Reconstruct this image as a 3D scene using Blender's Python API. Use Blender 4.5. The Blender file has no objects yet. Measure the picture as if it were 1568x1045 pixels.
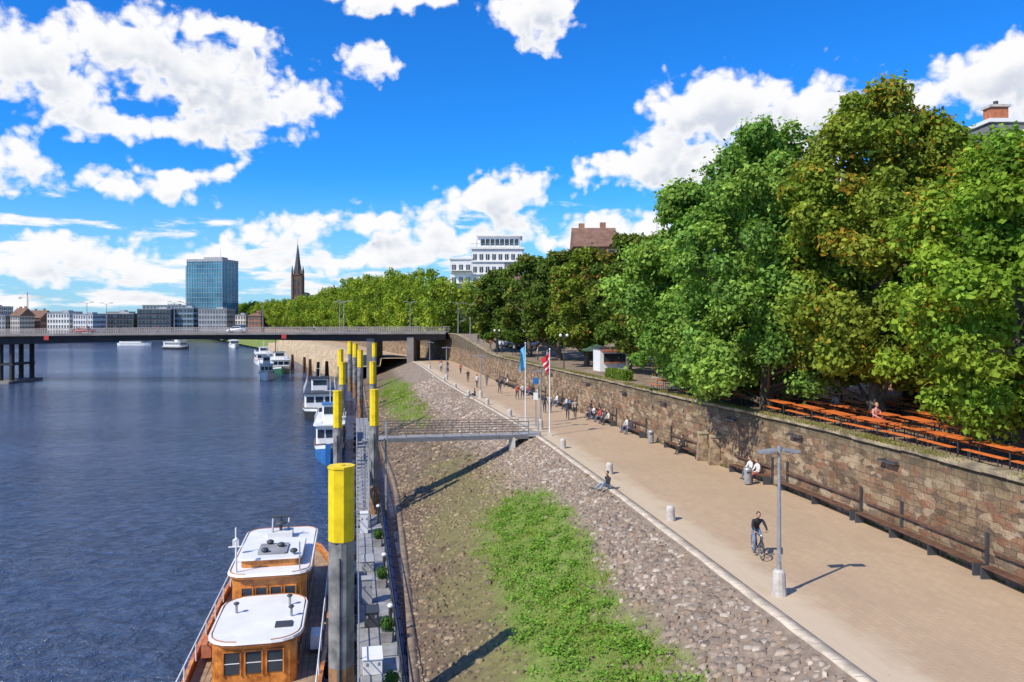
import bpy, math, random
import numpy as np
from mathutils import Vector, Matrix
random.seed(7); RS=np.random.RandomState
S=bpy.context.scene
S.view_settings.view_transform='Standard'
try: S.view_settings.look='None'
except Exception: pass
S.view_settings.exposure=0
FPX=1200.0; CAMZ=9.2; WZ=-4.8
# ---------------------------------------------------------------- camera
cam=bpy.data.cameras.new('camera'); co=bpy.data.objects.new('camera',cam); S.collection.objects.link(co)
co.location=(0,0,CAMZ); co.rotation_euler=(math.radians(90),0,0)
cam.sensor_width=36; cam.lens=FPX/1568*36; cam.shift_y=-0.0226; cam.clip_end=30000; cam.clip_start=.1
S.camera=co
# ---------------------------------------------------------------- sun
sd=Vector((.745,.633,-1.0)).normalized()
sl=bpy.data.lights.new('sun','SUN'); so=bpy.data.objects.new('sun',sl); S.collection.objects.link(so)
sl.energy=5.0; sl.angle=math.radians(.5); sl.color=(1,.92,.77)
so.rotation_euler=sd.to_track_quat('-Z','Y').to_euler(); so.location=(-50,-50,80)
# ---------------------------------------------------------------- node helpers
class NT:
    def __init__(s,t): s.t=t
    def n(s,ty,**k):
        nd=s.t.nodes.new(ty)
        for a,b in k.items(): setattr(nd,a,b)
        return nd
    def put(s,sock,v):
        if hasattr(v,'is_output'): s.t.links.new(v,sock)
        elif v is not None: sock.default_value=v
    def m(s,op,a,b=None,c=None,clamp=False):
        nd=s.n('ShaderNodeMath',operation=op); nd.use_clamp=clamp
        s.put(nd.inputs[0],a); s.put(nd.inputs[1],b); s.put(nd.inputs[2],c); return nd.outputs[0]
    def v(s,op,a,b=None,c=None):
        nd=s.n('ShaderNodeVectorMath',operation=op); s.put(nd.inputs[0],a); s.put(nd.inputs[1],b); s.put(nd.inputs[2],c)
        return nd.outputs['Value'] if op in('LENGTH','DOT_PRODUCT') else nd.outputs[0]
    def noise(s,vec,scale,detail=5,rough=.55,dist=0,dim='3D'):
        nd=s.n('ShaderNodeTexNoise',noise_dimensions=dim); s.put(nd.inputs['Vector'],vec); nd.inputs['Scale'].default_value=scale
        nd.inputs['Detail'].default_value=detail; nd.inputs['Roughness'].default_value=rough; nd.inputs['Distortion'].default_value=dist
        return nd.outputs['Fac']
    def mix(s,f,a,b,blend='MIX'):
        nd=s.n('ShaderNodeMix',data_type='RGBA',blend_type=blend); s.put(nd.inputs[0],f)
        s.put(nd.inputs[6],a if hasattr(a,'is_output') else (*a[:3],1)); s.put(nd.inputs[7],b if hasattr(b,'is_output') else (*b[:3],1)); return nd.outputs[2]
    def step(s,x,a,b):
        nd=s.n('ShaderNodeMapRange',interpolation_type='SMOOTHSTEP'); s.put(nd.inputs[0],x)
        nd.inputs[1].default_value=a; nd.inputs[2].default_value=b; return nd.outputs[0]
    def bump(s,h,st,dist=.1):
        nd=s.n('ShaderNodeBump'); s.put(nd.inputs['Height'],h); s.put(nd.inputs['Strength'],st); nd.inputs['Distance'].default_value=dist
        return nd.outputs[0]
def newmat(name):
    m=bpy.data.materials.new(name); m.use_nodes=True; t=NT(m.node_tree)
    p=m.node_tree.nodes['Principled BSDF']; return m,t,p
def mat(name,col,rough=.65,metal=0,var=.15,scale=2.5,bump=.0,col2=None,bs=20,spec=None):
    m,t,p=newmat(name); tc=t.n('ShaderNodeTexCoord').outputs['Object']
    n=t.noise(tc,scale,4,.6); f=t.step(n,.3,.7)
    a=tuple(c*(1-var) for c in col); b=tuple(min(1,c*(1+var)) for c in (col2 or col))
    t.put(p.inputs['Base Color'],t.mix(f,a,b)); p.inputs['Roughness'].default_value=rough; p.inputs['Metallic'].default_value=metal
    if spec is not None: p.inputs['Specular IOR Level'].default_value=spec
    if bump: t.put(p.inputs['Normal'],t.bump(t.noise(tc,bs,4,.6),bump,.03))
    return m
# ---------------------------------------------------------------- world: Nishita sky with procedural cumulus
w=bpy.data.worlds.new('World'); S.world=w; w.use_nodes=True; w.node_tree.nodes.clear(); T=NT(w.node_tree)
sky=T.n('ShaderNodeTexSky',sky_type='NISHITA'); sky.sun_disc=False; sky.sun_elevation=math.radians(45.6); sky.sun_rotation=math.radians(229.6)
sky.air_density=1.0; sky.dust_density=.3; sky.ozone_density=3.0; sky.altitude=100
g=T.n('ShaderNodeTexCoord').outputs['Generated']; sp=T.n('ShaderNodeSeparateXYZ'); T.put(sp.inputs[0],g)
az=T.m('ARCTAN2',sp.outputs[0],sp.outputs[1]); el=T.m('ARCSINE',sp.outputs[2])
cb=T.n('ShaderNodeCombineXYZ'); T.put(cb.inputs[0],az); T.put(cb.inputs[1],el); P0=cb.outputs[0]
CL=[(60,105,125,66),(190,85,105,62),(300,125,125,60),(400,150,100,48),(330,195,110,34),(35,258,80,36),(285,265,66,22),(590,-5,120,20),(825,10,76,34),
(1085,170,90,58),(1200,170,120,58),(970,258,112,34),(1070,248,118,42),(1235,215,115,62),(1540,118,110,58),
(805,280,58,32),(705,310,56,26),(545,343,56,20),(640,328,76,18),(780,328,100,16),(440,354,66,18),(130,378,100,20),(940,354,95,24),
(455,150,55,30),(190,195,95,20),(375,52,46,18),(325,42,30,18),(190,284,95,12),(555,97,38,26),(815,44,32,24),(1480,130,50,30),(770,302,54,14),(620,357,60,10),
(365,364,52,13),(55,394,70,12),(1020,334,56,22),(830,368,75,22),(440,385,70,15),(345,392,70,15),(590,392,85,15),(700,378,60,13),(500,402,80,10),(60,420,95,13),(220,408,95,11),(1345,150,68,22)]
NA=32; azs=np.linspace(-.62,.62,NA); NR=18; dr=.024; els=np.arange(NR)*dr
AA,EE=np.meshgrid(azs,els); Gd=np.full(AA.shape,-1.0)
for (cx,cy,rx,ry) in CL:
    R=math.hypot(1200,cx-784); a=math.atan((cx-784)/1200); e=math.atan((487-cy)/R); sx=rx*1200/R**2; sy=ry/R
    sx=max(sx,.042); sy=max(sy,.018)
    Gd=np.maximum(Gd,1-np.hypot((AA-a)/sx,(EE-e)/sy))
Gd=(np.clip(Gd,-1,.7)+1)/1.7
def cover(P):
    s3=T.n('ShaderNodeSeparateXYZ'); T.put(s3.inputs[0],P); fx=T.m('MULTIPLY_ADD',s3.outputs[0],1/1.24,.5)
    ce=T.n('ShaderNodeCombineXYZ'); 
    for i in range(3): T.put(ce.inputs[i],s3.outputs[1])
    tot=None
    for k in range(NR//3):
        cr=T.n('ShaderNodeValToRGB'); cr.color_ramp.interpolation='LINEAR'; T.put(cr.inputs[0],fx); E_=cr.color_ramp.elements
        for i in range(NA):
            c=(Gd[3*k,i],Gd[3*k+1,i],Gd[3*k+2,i],1); pos=i/(NA-1)
            if i==0: E_[0].position=0; E_[0].color=c
            elif i==NA-1: E_[len(E_)-1].position=1; E_[len(E_)-1].color=c
            else:
                q=E_.new(pos); q.color=c
        wv=T.v('ABSOLUTE',T.v('SUBTRACT',ce.outputs[0],(els[3*k],els[3*k+1],els[3*k+2])))
        wv=T.v('MAXIMUM',T.v('MULTIPLY_ADD',wv,(-1/dr,)*3,(1,1,1)),(0,0,0)); dt=T.v('DOT_PRODUCT',cr.outputs[0],wv)
        tot=dt if tot is None else T.m('ADD',tot,dt)
    return T.m('MULTIPLY_ADD',tot,1.7,-1.0)
wn=T.n('ShaderNodeTexNoise',noise_dimensions='2D'); T.put(wn.inputs[0],P0); wn.inputs['Scale'].default_value=22; wn.inputs['Detail'].default_value=4
warp=T.v('MULTIPLY',T.v('SUBTRACT',wn.outputs['Color'],(.5,.5,.5)),(.05,.026,0)); PW=T.v('ADD',P0,warp)
def puff(P,detail=7,fine=True):
    n=T.noise(T.v('MULTIPLY',P,(1,1.35,1)),13,detail,.6 if fine else .5,0,'2D')
    vo=T.n('ShaderNodeTexVoronoi',feature='F1',voronoi_dimensions='2D'); T.put(vo.inputs['Vector'],P); vo.inputs['Scale'].default_value=34
    r_=T.m('ADD',T.m('MULTIPLY_ADD',n,2.3,-1.15),T.m('MULTIPLY_ADD',vo.outputs['Distance'],-.55,.24))
    if fine:
        vo2=T.n('ShaderNodeTexVoronoi',feature='F1',voronoi_dimensions='2D'); T.put(vo2.inputs['Vector'],P); vo2.inputs['Scale'].default_value=80
        r_=T.m('ADD',r_,T.m('MULTIPLY_ADD',vo2.outputs['Distance'],-.35,.15))
    return r_
d1=T.m('ADD',T.m('ADD',cover(PW),puff(T.v('ADD',P0,T.v('MULTIPLY',warp,(.35,.5,0))))),.0)
nh=T.noise(T.v('MULTIPLY',P0,(8,40,1)),1.0,6,.6,0,'2D')
q=T.m('DIVIDE',T.m('SUBTRACT',el,.045),.06); band=T.m('MULTIPLY',T.m('MULTIPLY',q,q),-.35)
d2=T.m('ADD',T.m('MULTIPLY_ADD',nh,3.6,-1.66),band)
ng=T.noise(P0,3.2,5,.6,0,'2D'); far=T.m('MULTIPLY_ADD',T.m('ABSOLUTE',az),3,-2.85); d3=T.m('ADD',T.m('MULTIPLY_ADD',ng,4,-2.3),T.m('MINIMUM',far,0))
dA=T.m('MAXIMUM',T.m('MAXIMUM',d1,d2),d3)
P1=T.v('ADD',P0,(-.008,.026,0)); dB=T.m('ADD',cover(P1),T.m('MULTIPLY',puff(P1,3,False),.8))
mask=T.step(dA,-.14,.38)
shade=T.m('MULTIPLY',T.step(dB,-.05,.95),T.step(dA,.15,.8))
ccol=T.mix(shade,(7.6,7.6,7.7),(4.9,5.3,6.1))
hs=T.n('ShaderNodeHueSaturation'); hs.inputs['Saturation'].default_value=1.25; hs.inputs['Value'].default_value=1.1; T.put(hs.inputs['Color'],sky.outputs[0])
skyc=T.mix(1.0,hs.outputs[0],(.20,.82,1.40),'MULTIPLY')
haze=T.m('MULTIPLY',T.step(el,.19,-.02),.70)
skyc=T.mix(haze,skyc,(3.7,5.3,6.9))
bg=T.n('ShaderNodeBackground'); bg.inputs[1].default_value=.13; T.put(bg.inputs[0],T.mix(mask,skyc,ccol))
wo=T.n('ShaderNodeOutputWorld'); T.put(wo.inputs[0],bg.outputs[0])
# ---------------------------------------------------------------- mesh builder
class B:
    def __init__(s): s.v=[];s.f=[];s.mi=[];s.sm=[];s.mats=[];s.T=None
    def add(s,vs,fs,mt,smooth=False):
        if mt not in s.mats: s.mats.append(mt)
        k=s.mats.index(mt); o=len(s.v)
        for p in vs:
            p=Vector(p); s.v.append(s.T@p if s.T else p)
        for f in fs: s.f.append([i+o for i in f]); s.mi.append(k); s.sm.append(smooth)
    def box(s,c,d,mt,rz=0,top=None):
        x,y,z=[q/2 for q in d]; tx,ty=(top or (1,1)); vs=[]
        cr,sr=math.cos(rz),math.sin(rz)
        for k,(a,b) in ((-1,(1,1)),(1,(tx,ty))):
            for i,j in((-1,-1),(1,-1),(1,1),(-1,1)):
                px,py=i*x*a,j*y*b; vs.append((c[0]+px*cr-py*sr,c[1]+px*sr+py*cr,c[2]+k*z))
        s.add(vs,[(3,2,1,0),(4,5,6,7),(0,1,5,4),(1,2,6,5),(2,3,7,6),(3,0,4,7)],mt)
    def tube(s,pts,rads,mt,n=8,smooth=True):
        pts=[Vector(p) for p in pts]
        if not hasattr(rads,'__len__'): rads=[rads]*len(pts)
        vs=[];fs=[]; ref=None
        for i,p in enumerate(pts):
            d=(pts[min(i+1,len(pts)-1)]-pts[max(i-1,0)])
            d=d.normalized() if d.length>1e-9 else Vector((0,0,1))
            if ref is None: ref=Vector((1,0,0)) if abs(d.x)<.8 else Vector((0,1,0))
            a=d.cross(ref).normalized(); b=d.cross(a).normalized()
            for k in range(n):
                t=2*math.pi*k/n; vs.append(p+(a*math.cos(t)+b*math.sin(t))*rads[i])
        for i in range(len(pts)-1):
            for k in range(n): fs.append((i*n+k,i*n+(k+1)%n,(i+1)*n+(k+1)%n,(i+1)*n+k))
        s.add(vs,fs,mt,smooth); o=(len(pts)-1)*n
        s.add([vs[k] for k in range(n)]+[vs[o+k] for k in range(n)],[tuple(range(n))[::-1],tuple(range(n,2*n))],mt)
    def beam(s,a,b,w,h,mt):
        a=Vector(a);b=Vector(b);d=(b-a).normalized(); r=d.cross(Vector((0,0,1)))
        r=r.normalized() if r.length>1e-4 else Vector((1,0,0)); u=r.cross(d).normalized()
        vs=[p+r*i*w/2+u*j*h/2 for p in(a,b) for i,j in((-1,-1),(1,-1),(1,1),(-1,1))]
        s.add(vs,[(3,2,1,0),(4,5,6,7),(0,1,5,4),(1,2,6,5),(2,3,7,6),(3,0,4,7)],mt)
    def ball(s,c,r,mt,n=12,m=8,zmin=-1):
        if not hasattr(r,'__len__'): r=(r,r,r)
        vs=[];fs=[]
        for i in range(m+1):
            th=math.pi*i/m; z=max(math.cos(th),zmin)
            for k in range(n):
                t=2*math.pi*k/n; vs.append((c[0]+r[0]*math.sin(th)*math.cos(t),c[1]+r[1]*math.sin(th)*math.sin(t),c[2]+r[2]*z))
        for i in range(m):
            for k in range(n): fs.append((i*n+k,(i+1)*n+k,(i+1)*n+(k+1)%n,i*n+(k+1)%n))
        s.add(vs,fs,mt,True)
    def prism(s,poly,z0,z1,mt,inset=0):
        n=len(poly); cx=sum(p[0] for p in poly)/n; cy=sum(p[1] for p in poly)/n
        vs=[(x,y,z0) for x,y in poly]+[(cx+(x-cx)*(1-inset),cy+(y-cy)*(1-inset),z1) for x,y in poly]
        s.add(vs,[tuple(range(n))[::-1],tuple(range(n,2*n))]+[(i,(i+1)%n,n+(i+1)%n,n+i) for i in range(n)],mt)
    def obj(s,name,loc=(0,0,0),rz=0,bevel=0,parent=None):
        me=bpy.data.meshes.new(name); me.from_pydata([tuple(p) for p in s.v],[],s.f); 
        for m in s.mats: me.materials.append(m)
        me.polygons.foreach_set('material_index',s.mi); me.polygons.foreach_set('use_smooth',s.sm); me.update()
        o=bpy.data.objects.new(name,me); S.collection.objects.link(o); o.location=loc; o.rotation_euler=(0,0,rz)
        if bevel:
            b=o.modifiers.new('bevel','BEVEL'); b.width=bevel; b.segments=2; b.limit_method='ANGLE'
        if parent: o.parent=parent
        return o
def inst(o,name,loc,rz=0,sc=1):
    c=bpy.data.objects.new(name,o.data); S.collection.objects.link(c); c.location=loc; c.rotation_euler=(0,0,rz); c.scale=(sc,)*3
    return c
def npmesh(name,V,F,mats,col=None,uv=None,smooth=False):
    me=bpy.data.meshes.new(name); n=len(V); m,k=F.shape
    me.vertices.add(n); me.vertices.foreach_set('co',V.astype('f').ravel())
    me.loops.add(m*k); me.loops.foreach_set('vertex_index',F.astype('i').ravel())
    me.polygons.add(m); me.polygons.foreach_set('loop_start',(np.arange(m)*k).astype('i'))
    if smooth: me.polygons.foreach_set('use_smooth',np.ones(m,dtype=bool))
    me.update(calc_edges=True)
    if col is not None:
        a=me.attributes.new('Col','FLOAT_COLOR','POINT'); c=np.ones((n,4),'f'); c[:,:3]=col; a.data.foreach_set('color',c.ravel())
    if uv is not None:
        u=me.uv_layers.new(name='UVMap'); u.data.foreach_set('uv',uv[F.ravel()].astype('f').ravel())
    for mt in mats: me.materials.append(mt)
    o=bpy.data.objects.new(name,me); S.collection.objects.link(o); return o
# ---------------------------------------------------------------- bank geometry curves
ys=np.arange(-40,1400,1.0)
def sm(pts,k=11):
    a=np.interp(ys,[p[0] for p in pts],[p[1] for p in pts]); pad=np.pad(a,k//2,mode='edge'); return np.convolve(pad,np.ones(k)/k,'valid')
Kp=[(-40,18.9),(10,10.4),(20,8.75),(25,7.9),(39,5.7),(61,1.9),(83,-3.1),(112,-9.8),(151,-17.7),(170,-22),(200,-39),(300,-77),(420,-139),(520,-189),(700,-319),(1400,-900)]
Wp=[(-40,26.5),(10,19.4),(27,17.15),(36.7,15.8),(43,14.5),(58,10.7),(68,8.6),(82,5.2),(112,-1.8),(121,-3.6),(150,-9.2),(168,-13),(200,-29),(300,-66),(420,-128),(520,-178),(700,-308),(1400,-890)]
Hp=[(-40,3.85),(118,3.75),(158,5.9),(178,5.9),(215,3.6),(1400,3.6)]
Ka,Wa,Ha=sm(Kp),sm(Wp),sm(Hp)
K=lambda y:np.interp(y,ys,Ka); W=lambda y:np.interp(y,ys,Wa); H=lambda y:np.interp(y,ys,Ha)
Bt=lambda y:K(y)-10.8
SLZ=-4.0
def slz(t): return SLZ+(-.02-SLZ)*t-.25*np.sin(np.pi*t)
def wavy(x,y,seed,sc=1.0):
    r=RS(seed); v=0*x
    for i in range(10):
        f=(.3+i*.33)/sc; a=r.uniform(0,6.28); v=v+np.sin((x*np.cos(a)+y*np.sin(a))*f*2+r.uniform(0,6.28)+1.5*np.sin(x*f*.7+i))/(1+i*.35)
    return v/3.5
def strip(name,Y,cols,mt,smooth=True,col=None):
    X=np.stack([np.array(c[0](Y))+0*Y for c in cols],1); Z=np.stack([np.array(c[1](Y))+0*Y for c in cols],1)
    n,k=X.shape; V=np.stack([X,np.repeat(Y[:,None],k,1),Z],2)
    along=np.concatenate([[0],np.cumsum(np.hypot(np.diff(X[:,0]),np.diff(Y)))])
    cr=np.concatenate([np.zeros((n,1)),np.cumsum(np.sqrt(np.diff(X,axis=1)**2+np.diff(Z,axis=1)**2),1)],1)
    uv=np.stack([np.repeat(along[:,None],k,1),cr],2).reshape(-1,2)
    i,j=np.meshgrid(np.arange(n-1),np.arange(k-1),indexing='ij'); a=(i*k+j).ravel()
    F=np.stack([a,a+1,a+k+1,a+k],1)
    return npmesh(name,V.reshape(-1,3),F,[mt],uv=uv,smooth=smooth,col=col)
Yf=np.concatenate([np.arange(0,200,1.0),np.arange(200,1400,8.0)])
# ---- materials for the ground
def wallmat():
    m,t,p=newmat('sandstone_masonry'); uv=t.n('ShaderNodeTexCoord').outputs['UV']
    wob=t.n('ShaderNodeTexNoise'); t.put(wob.inputs[0],uv); wob.inputs['Scale'].default_value=2.2; wob.inputs['Detail'].default_value=3
    uvw=t.v('ADD',uv,t.v('MULTIPLY',t.v('SUBTRACT',wob.outputs['Color'],(.5,.5,.5)),(.18,.12,0)))
    def br(wd,ht,c1,c2,off):
        b=t.n('ShaderNodeTexBrick'); t.put(b.inputs['Vector'],uvw); b.inputs['Scale'].default_value=1; b.inputs['Brick Width'].default_value=wd; b.inputs['Row Height'].default_value=ht
        b.inputs['Mortar Size'].default_value=.018; b.inputs['Mortar Smooth'].default_value=.3; b.inputs['Color1'].default_value=(*c1,1); b.inputs['Color2'].default_value=(*c2,1); b.inputs['Mortar'].default_value=(.15,.115,.075,1); b.offset=off; b.inputs['Bias'].default_value=0
        return b
    b1=br(.55,.24,(.37,.255,.15),(.20,.13,.078),.5); b2=br(.85,.34,(.40,.29,.17),(.25,.15,.085),.37)
    f=t.step(t.noise(uv,.35,3,.5),.47,.53); c=t.mix(f,b1.outputs['Color'],b2.outputs['Color'])
    cell=t.n('ShaderNodeTexVoronoi',feature='F1'); t.put(cell.inputs[0],t.v('MULTIPLY',uvw,(1.9,3.7,1))); cell.inputs['Scale'].default_value=1
    hs=t.n('ShaderNodeSeparateColor'); t.put(hs.inputs[0],cell.outputs['Color'])
    c=t.mix(t.m('MULTIPLY',t.step(hs.outputs[0],.72,.8),.6),c,(.56,.44,.29)); c=t.mix(t.m('MULTIPLY',t.step(hs.outputs[1],.72,.8),.65),c,(.10,.07,.05))
    c=t.mix(t.m('MULTIPLY',t.step(hs.outputs[2],.85,.89),.45),c,(.36,.14,.07))
    c=t.mix(t.step(t.noise(uv,.8,6,.65),.35,.75),c,(.62,.56,.47),'MULTIPLY'); c=t.mix(t.m('MULTIPLY',t.step(t.noise(uv,9,5,.7),.5,.8),.45),c,(.48,.39,.26))
    s2=t.n('ShaderNodeSeparateXYZ'); t.put(s2.inputs[0],uv)
    topdark=t.m('MULTIPLY',t.step(t.m('ADD',s2.outputs[1],t.m('MULTIPLY',t.noise(t.v('MULTIPLY',uv,(3,.5,1)),1.5,4,.6),1.6)),3.4,4.7),.72); c=t.mix(topdark,c,(.08,.07,.04))  # masonry colour darkens towards the wall top, with a noisy edge
    t.put(p.inputs['Base Color'],c); p.inputs['Roughness'].default_value=.9
    fac=t.mix(f,b1.outputs['Fac'],b2.outputs['Fac']); h=t.m('ADD',t.m('MULTIPLY',fac,-1.0),t.m('MULTIPLY',t.noise(uv,7,5,.7),1.6))
    t.put(p.inputs['Normal'],t.bump(h,.9,.06)); return m
MW=wallmat()
def pathmat():
    m,t,p=newmat('promenade_paving'); tc=t.n('ShaderNodeTexCoord'); uv=tc.outputs['UV']
    b=t.n('ShaderNodeTexBrick'); t.put(b.inputs[0],uv); b.inputs['Scale'].default_value=1; b.inputs['Brick Width'].default_value=.4; b.inputs['Row Height'].default_value=.2; b.inputs['Mortar Size'].default_value=.012
    b.inputs['Color1'].default_value=(.50,.36,.23,1); b.inputs['Color2'].default_value=(.43,.305,.195,1); b.inputs['Mortar'].default_value=(.34,.245,.16,1)
    c=b.outputs[0]; c=t.mix(.35,c,(.48,.345,.22)); c=t.mix(t.m('MULTIPLY',t.step(t.noise(uv,.25,5,.6),.4,.7),.5),c,(.39,.275,.18))
    sx=t.n('ShaderNodeSeparateXYZ'); t.put(sx.inputs[0],uv); e=t.m('ADD',sx.outputs[1],t.m('MULTIPLY',t.noise(uv,.7,4,.65),2.4))
    c=t.mix(t.m('MULTIPLY',t.step(e,3.3,1.9),.75),c,(.59,.48,.34))
    c=t.mix(t.m('MULTIPLY',t.step(t.noise(uv,14,4,.75),.55,.75),.35),c,(.62,.51,.37)); c=t.mix(t.m('MULTIPLY',t.step(t.noise(t.v('MULTIPLY',uv,(.15,1.3,1)),1.3,4,.6),.5,.8),.45),c,(.36,.255,.17))
    spk=t.n('ShaderNodeTexVoronoi'); t.put(spk.inputs[0],uv); spk.inputs['Scale'].default_value=1.6
    c=t.mix(t.m('MULTIPLY',t.step(spk.outputs['Distance'],.07,.03),.5),c,(.22,.16,.11))
    t.put(p.inputs['Base Color'],c); p.inputs['Roughness'].default_value=.9; t.put(p.inputs['Normal'],t.bump(t.noise(uv,25,3,.7),.4,.02)); return m
MP=pathmat()
def vcolmat(name,rough=.9,nscale=12,bump=.5):
    m,t,p=newmat(name); a=t.n('ShaderNodeAttribute',attribute_name='Col'); tc=t.n('ShaderNodeTexCoord').outputs['Object']
    n=t.noise(tc,nscale,4,.7); c=t.mix(1.0,a.outputs['Color'],t.mix(n,(.45,.45,.45),(1.5,1.5,1.5)),'MULTIPLY')
    t.put(p.inputs['Base Color'],c); p.inputs['Roughness'].default_value=rough; t.put(p.inputs['Normal'],t.bump(n,bump,.05)); return m
MKerb=mat('kerb_stone',(.56,.47,.36),.85,0,.25,1.5,.3)
MSoil=vcolmat('bank_soil',.95,7,.8); MStone=vcolmat('bank_stones',.85,9,.7)
MConc=mat('concrete',(.52,.48,.43),.85,0,.2,3,.3); MGreyC=mat('grey_concrete',(.25,.24,.23),.85,0,.25,2,.3)
MTerr=mat('terrace_gravel',(.24,.18,.12),.95,0,.3,1.2,.4); MLand=mat('land',(.10,.12,.05),.95,0,.4,.02,0,(.17,.15,.10))
b=B(); b.add([(-9000,-2000,-7),(9000,-2000,-7),(9000,16000,-7),(-9000,16000,-7)],[(0,1,2,3)],MLand); b.obj('ground')
def water():
    m,t,p=newmat('river_water'); o=t.n('ShaderNodeTexCoord').outputs['Object']
    n1=t.noise(t.v('MULTIPLY',o,(1,1.3,1)),1.15,4,.65,.5); n2=t.noise(t.v('MULTIPLY',o,(.9,1.3,1)),3.6,3,.6,.2); n3=t.noise(o,.25,2,.5)
    calm=t.step(t.noise(t.v('MULTIPLY',o,(.35,1.2,1)),.02,4,.6),.42,.62)
    h=t.m('ADD',t.m('ADD',t.m('MULTIPLY',n1,1.1),t.m('MULTIPLY',n2,.34)),t.m('MULTIPLY',n3,1.2))
    st=t.m('SUBTRACT',1.0,t.m('MULTIPLY',calm,.55))
    t.put(p.inputs['Normal'],t.bump(h,st,.42))
    t.put(p.inputs['Base Color'],t.mix(t.step(n1,.35,.7),(.022,.042,.095),(.065,.10,.18))); p.inputs['Roughness'].default_value=.12; p.inputs['IOR'].default_value=1.38
    return m
b=B(); b.add([(-8000,-300,WZ),(300,-300,WZ),(300,8000,WZ),(-8000,8000,WZ)],[(0,1,2,3)],water()); b.obj('river_water')
MQuay=mat('quay_wall',(.12,.10,.085),.9,0,.3,.3)
b=B(); poly=[(-2500,380),(-420,395),(-260,430),(-225,520),(-290,640),(-430,800),(-900,1400),(-2500,3000),(-8800,3000),(-8800,380)]
b.prism(poly[::-1],-6,-.6,MQuay); b.obj('left_bank_quay')
b=B(); b.add([(x,y,-.55) for x,y in poly],[tuple(range(len(poly)))[::-1]],MLand); b.obj('left_bank_land')
b=B(); b.add([(-8900,1500,-.5),(8900,1500,-.5),(8900,15900,-.5),(-8900,15900,-.5)],[(0,1,2,3)],MLand); b.obj('distant_land')
# ---- slope soil with vertex colours
Ysl=np.concatenate([np.arange(2,70,.3),np.arange(70,200,.8),np.arange(200,1400,8)])
nt=37; tt=np.linspace(0,1,nt)
YY,TTt=np.meshgrid(Ysl,tt,indexing='ij')
def grassmask(y,t):
    n=wavy(y,t*10.8,3,1.6)*.5+wavy(y,t*10.8,5,.45)*.6
    g1=1.2-((t-.515-.0042*(y-27))/.235)**2-np.clip((y-44)/5,0,9)**2
    g2=1.05-((t-.42)/.27)**2-((y-118)/36)**2*1.2-np.clip((82-y)/3,0,9)
    g3=1.0-np.clip((200-y)/5,0,9)
    return np.maximum(np.maximum(g1,g2),g3)+n*.75
def mossmask(y,t): return 1.15-((t-.42)/.34)**2-np.clip((y-52)/15,0,9)+wavy(y,t*10.8,9,1.2)*.7
def slopecol(y,t,r):
    soil=np.array([.17,.12,.075]); up=np.array([.28,.215,.16]); gr=np.array([.19,.25,.05]); mo=np.array([.21,.185,.065])
    f=np.clip((t-.52)/.14,0,1)[...,None]; c=soil*(1-f)+up*f
    m=np.clip(mossmask(y,t),0,1)[...,None]*.85; c=c*(1-m)+mo*m
    g=np.clip(grassmask(y,t)*1.3,0,1)[...,None]; c=c*(1-g)+gr*g
    return c*(.8+.4*r[...,None])
XX=Bt(YY)+10.8*TTt; ZZ=slz(TTt)+wavy(YY,XX,2,.5)*.03
V=np.stack([XX,YY,ZZ],2).reshape(-1,3); n,k=XX.shape; i,j=np.meshgrid(np.arange(n-1),np.arange(k-1),indexing='ij'); a=(i*k+j).ravel()
npmesh('riverbank_slope',V,np.stack([a,a+1,a+k+1,a+k],1),[MSoil],col=slopecol(YY,TTt,RS(1).rand(*YY.shape)).reshape(-1,3)*.9,smooth=True)
# ---- stones as real geometry
r=RS(11); cs=[];
y=8.0
while y<125:
    dy=.22 if y<60 else .42
    dx=.26 if y<60 else .44
    nx=int(10.6/dx); t=(np.arange(nx)+.5+.5*(len(cs)%2))/nx*.98+r.uniform(-.4,.4,nx)/nx
    yy=y+r.uniform(-.45,.45,nx)*dy; cs.append(np.stack([yy,t,np.full(nx,dx)],1)); y+=dy
cs=np.concatenate(cs); cs=cs[(cs[:,1]>.01)&(cs[:,1]<.985)]
gm=grassmask(cs[:,0],cs[:,1]); mm=mossmask(cs[:,0],cs[:,1]); low=cs[:,1]<.5
keep=r.rand(len(cs))>np.clip(gm*1.1,0,.97); keep&=r.rand(len(cs))>np.where(low,.30+.42*np.clip(mm,0,1),.04)
cs=cs[keep]; n=len(cs); t=cs[:,1]; low=t<.5
cx=Bt(cs[:,0])+10.8*t; cz=slz(t)
ang=np.arange(6)/6*2*np.pi; A=ang[None]+r.uniform(-.5,.5,(n,6)); R=(cs[:,2]*.5)[:,None]*r.uniform(.68,1.28,(n,6))*np.exp(r.normal(0,.32,(n,1)))
rot=r.uniform(0,6.28,(n,1)); el_=r.uniform(.55,1.0,(n,1))
ux=np.cos(A)*R; uy=np.sin(A)*R*el_; ox=ux*np.cos(rot)-uy*np.sin(rot); oy=ux*np.sin(rot)+uy*np.cos(rot)
hgt=r.uniform(.015,.065,n)*np.where(r.rand(n)<.10,2.2,1)
dz=4/10.8
def ring(k,h): 
    X=cx[:,None]+ox*k; return np.stack([X,cs[:,0][:,None]+oy*k,cz[:,None]+ox*k*dz+h[:,None]],2)
tilt=r.uniform(-.28,.28,(n,2))
Rb=ring(1.0,-.05+0*hgt); Rt=ring(.84,hgt); Rt[:,:,2]+=ox*tilt[:,:1]+oy*tilt[:,1:]; V=np.concatenate([Rb,Rt],1).reshape(-1,3)
base=(np.arange(n)*12)[:,None]; q=[]
for k in range(6): q.append(np.concatenate([base+k,base+(k+1)%6,base+6+(k+1)%6,base+6+k],1))
q.append(np.concatenate([base+6,base+7,base+8,base+9],1)); q.append(np.concatenate([base+6,base+9,base+10,base+11],1))
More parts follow.
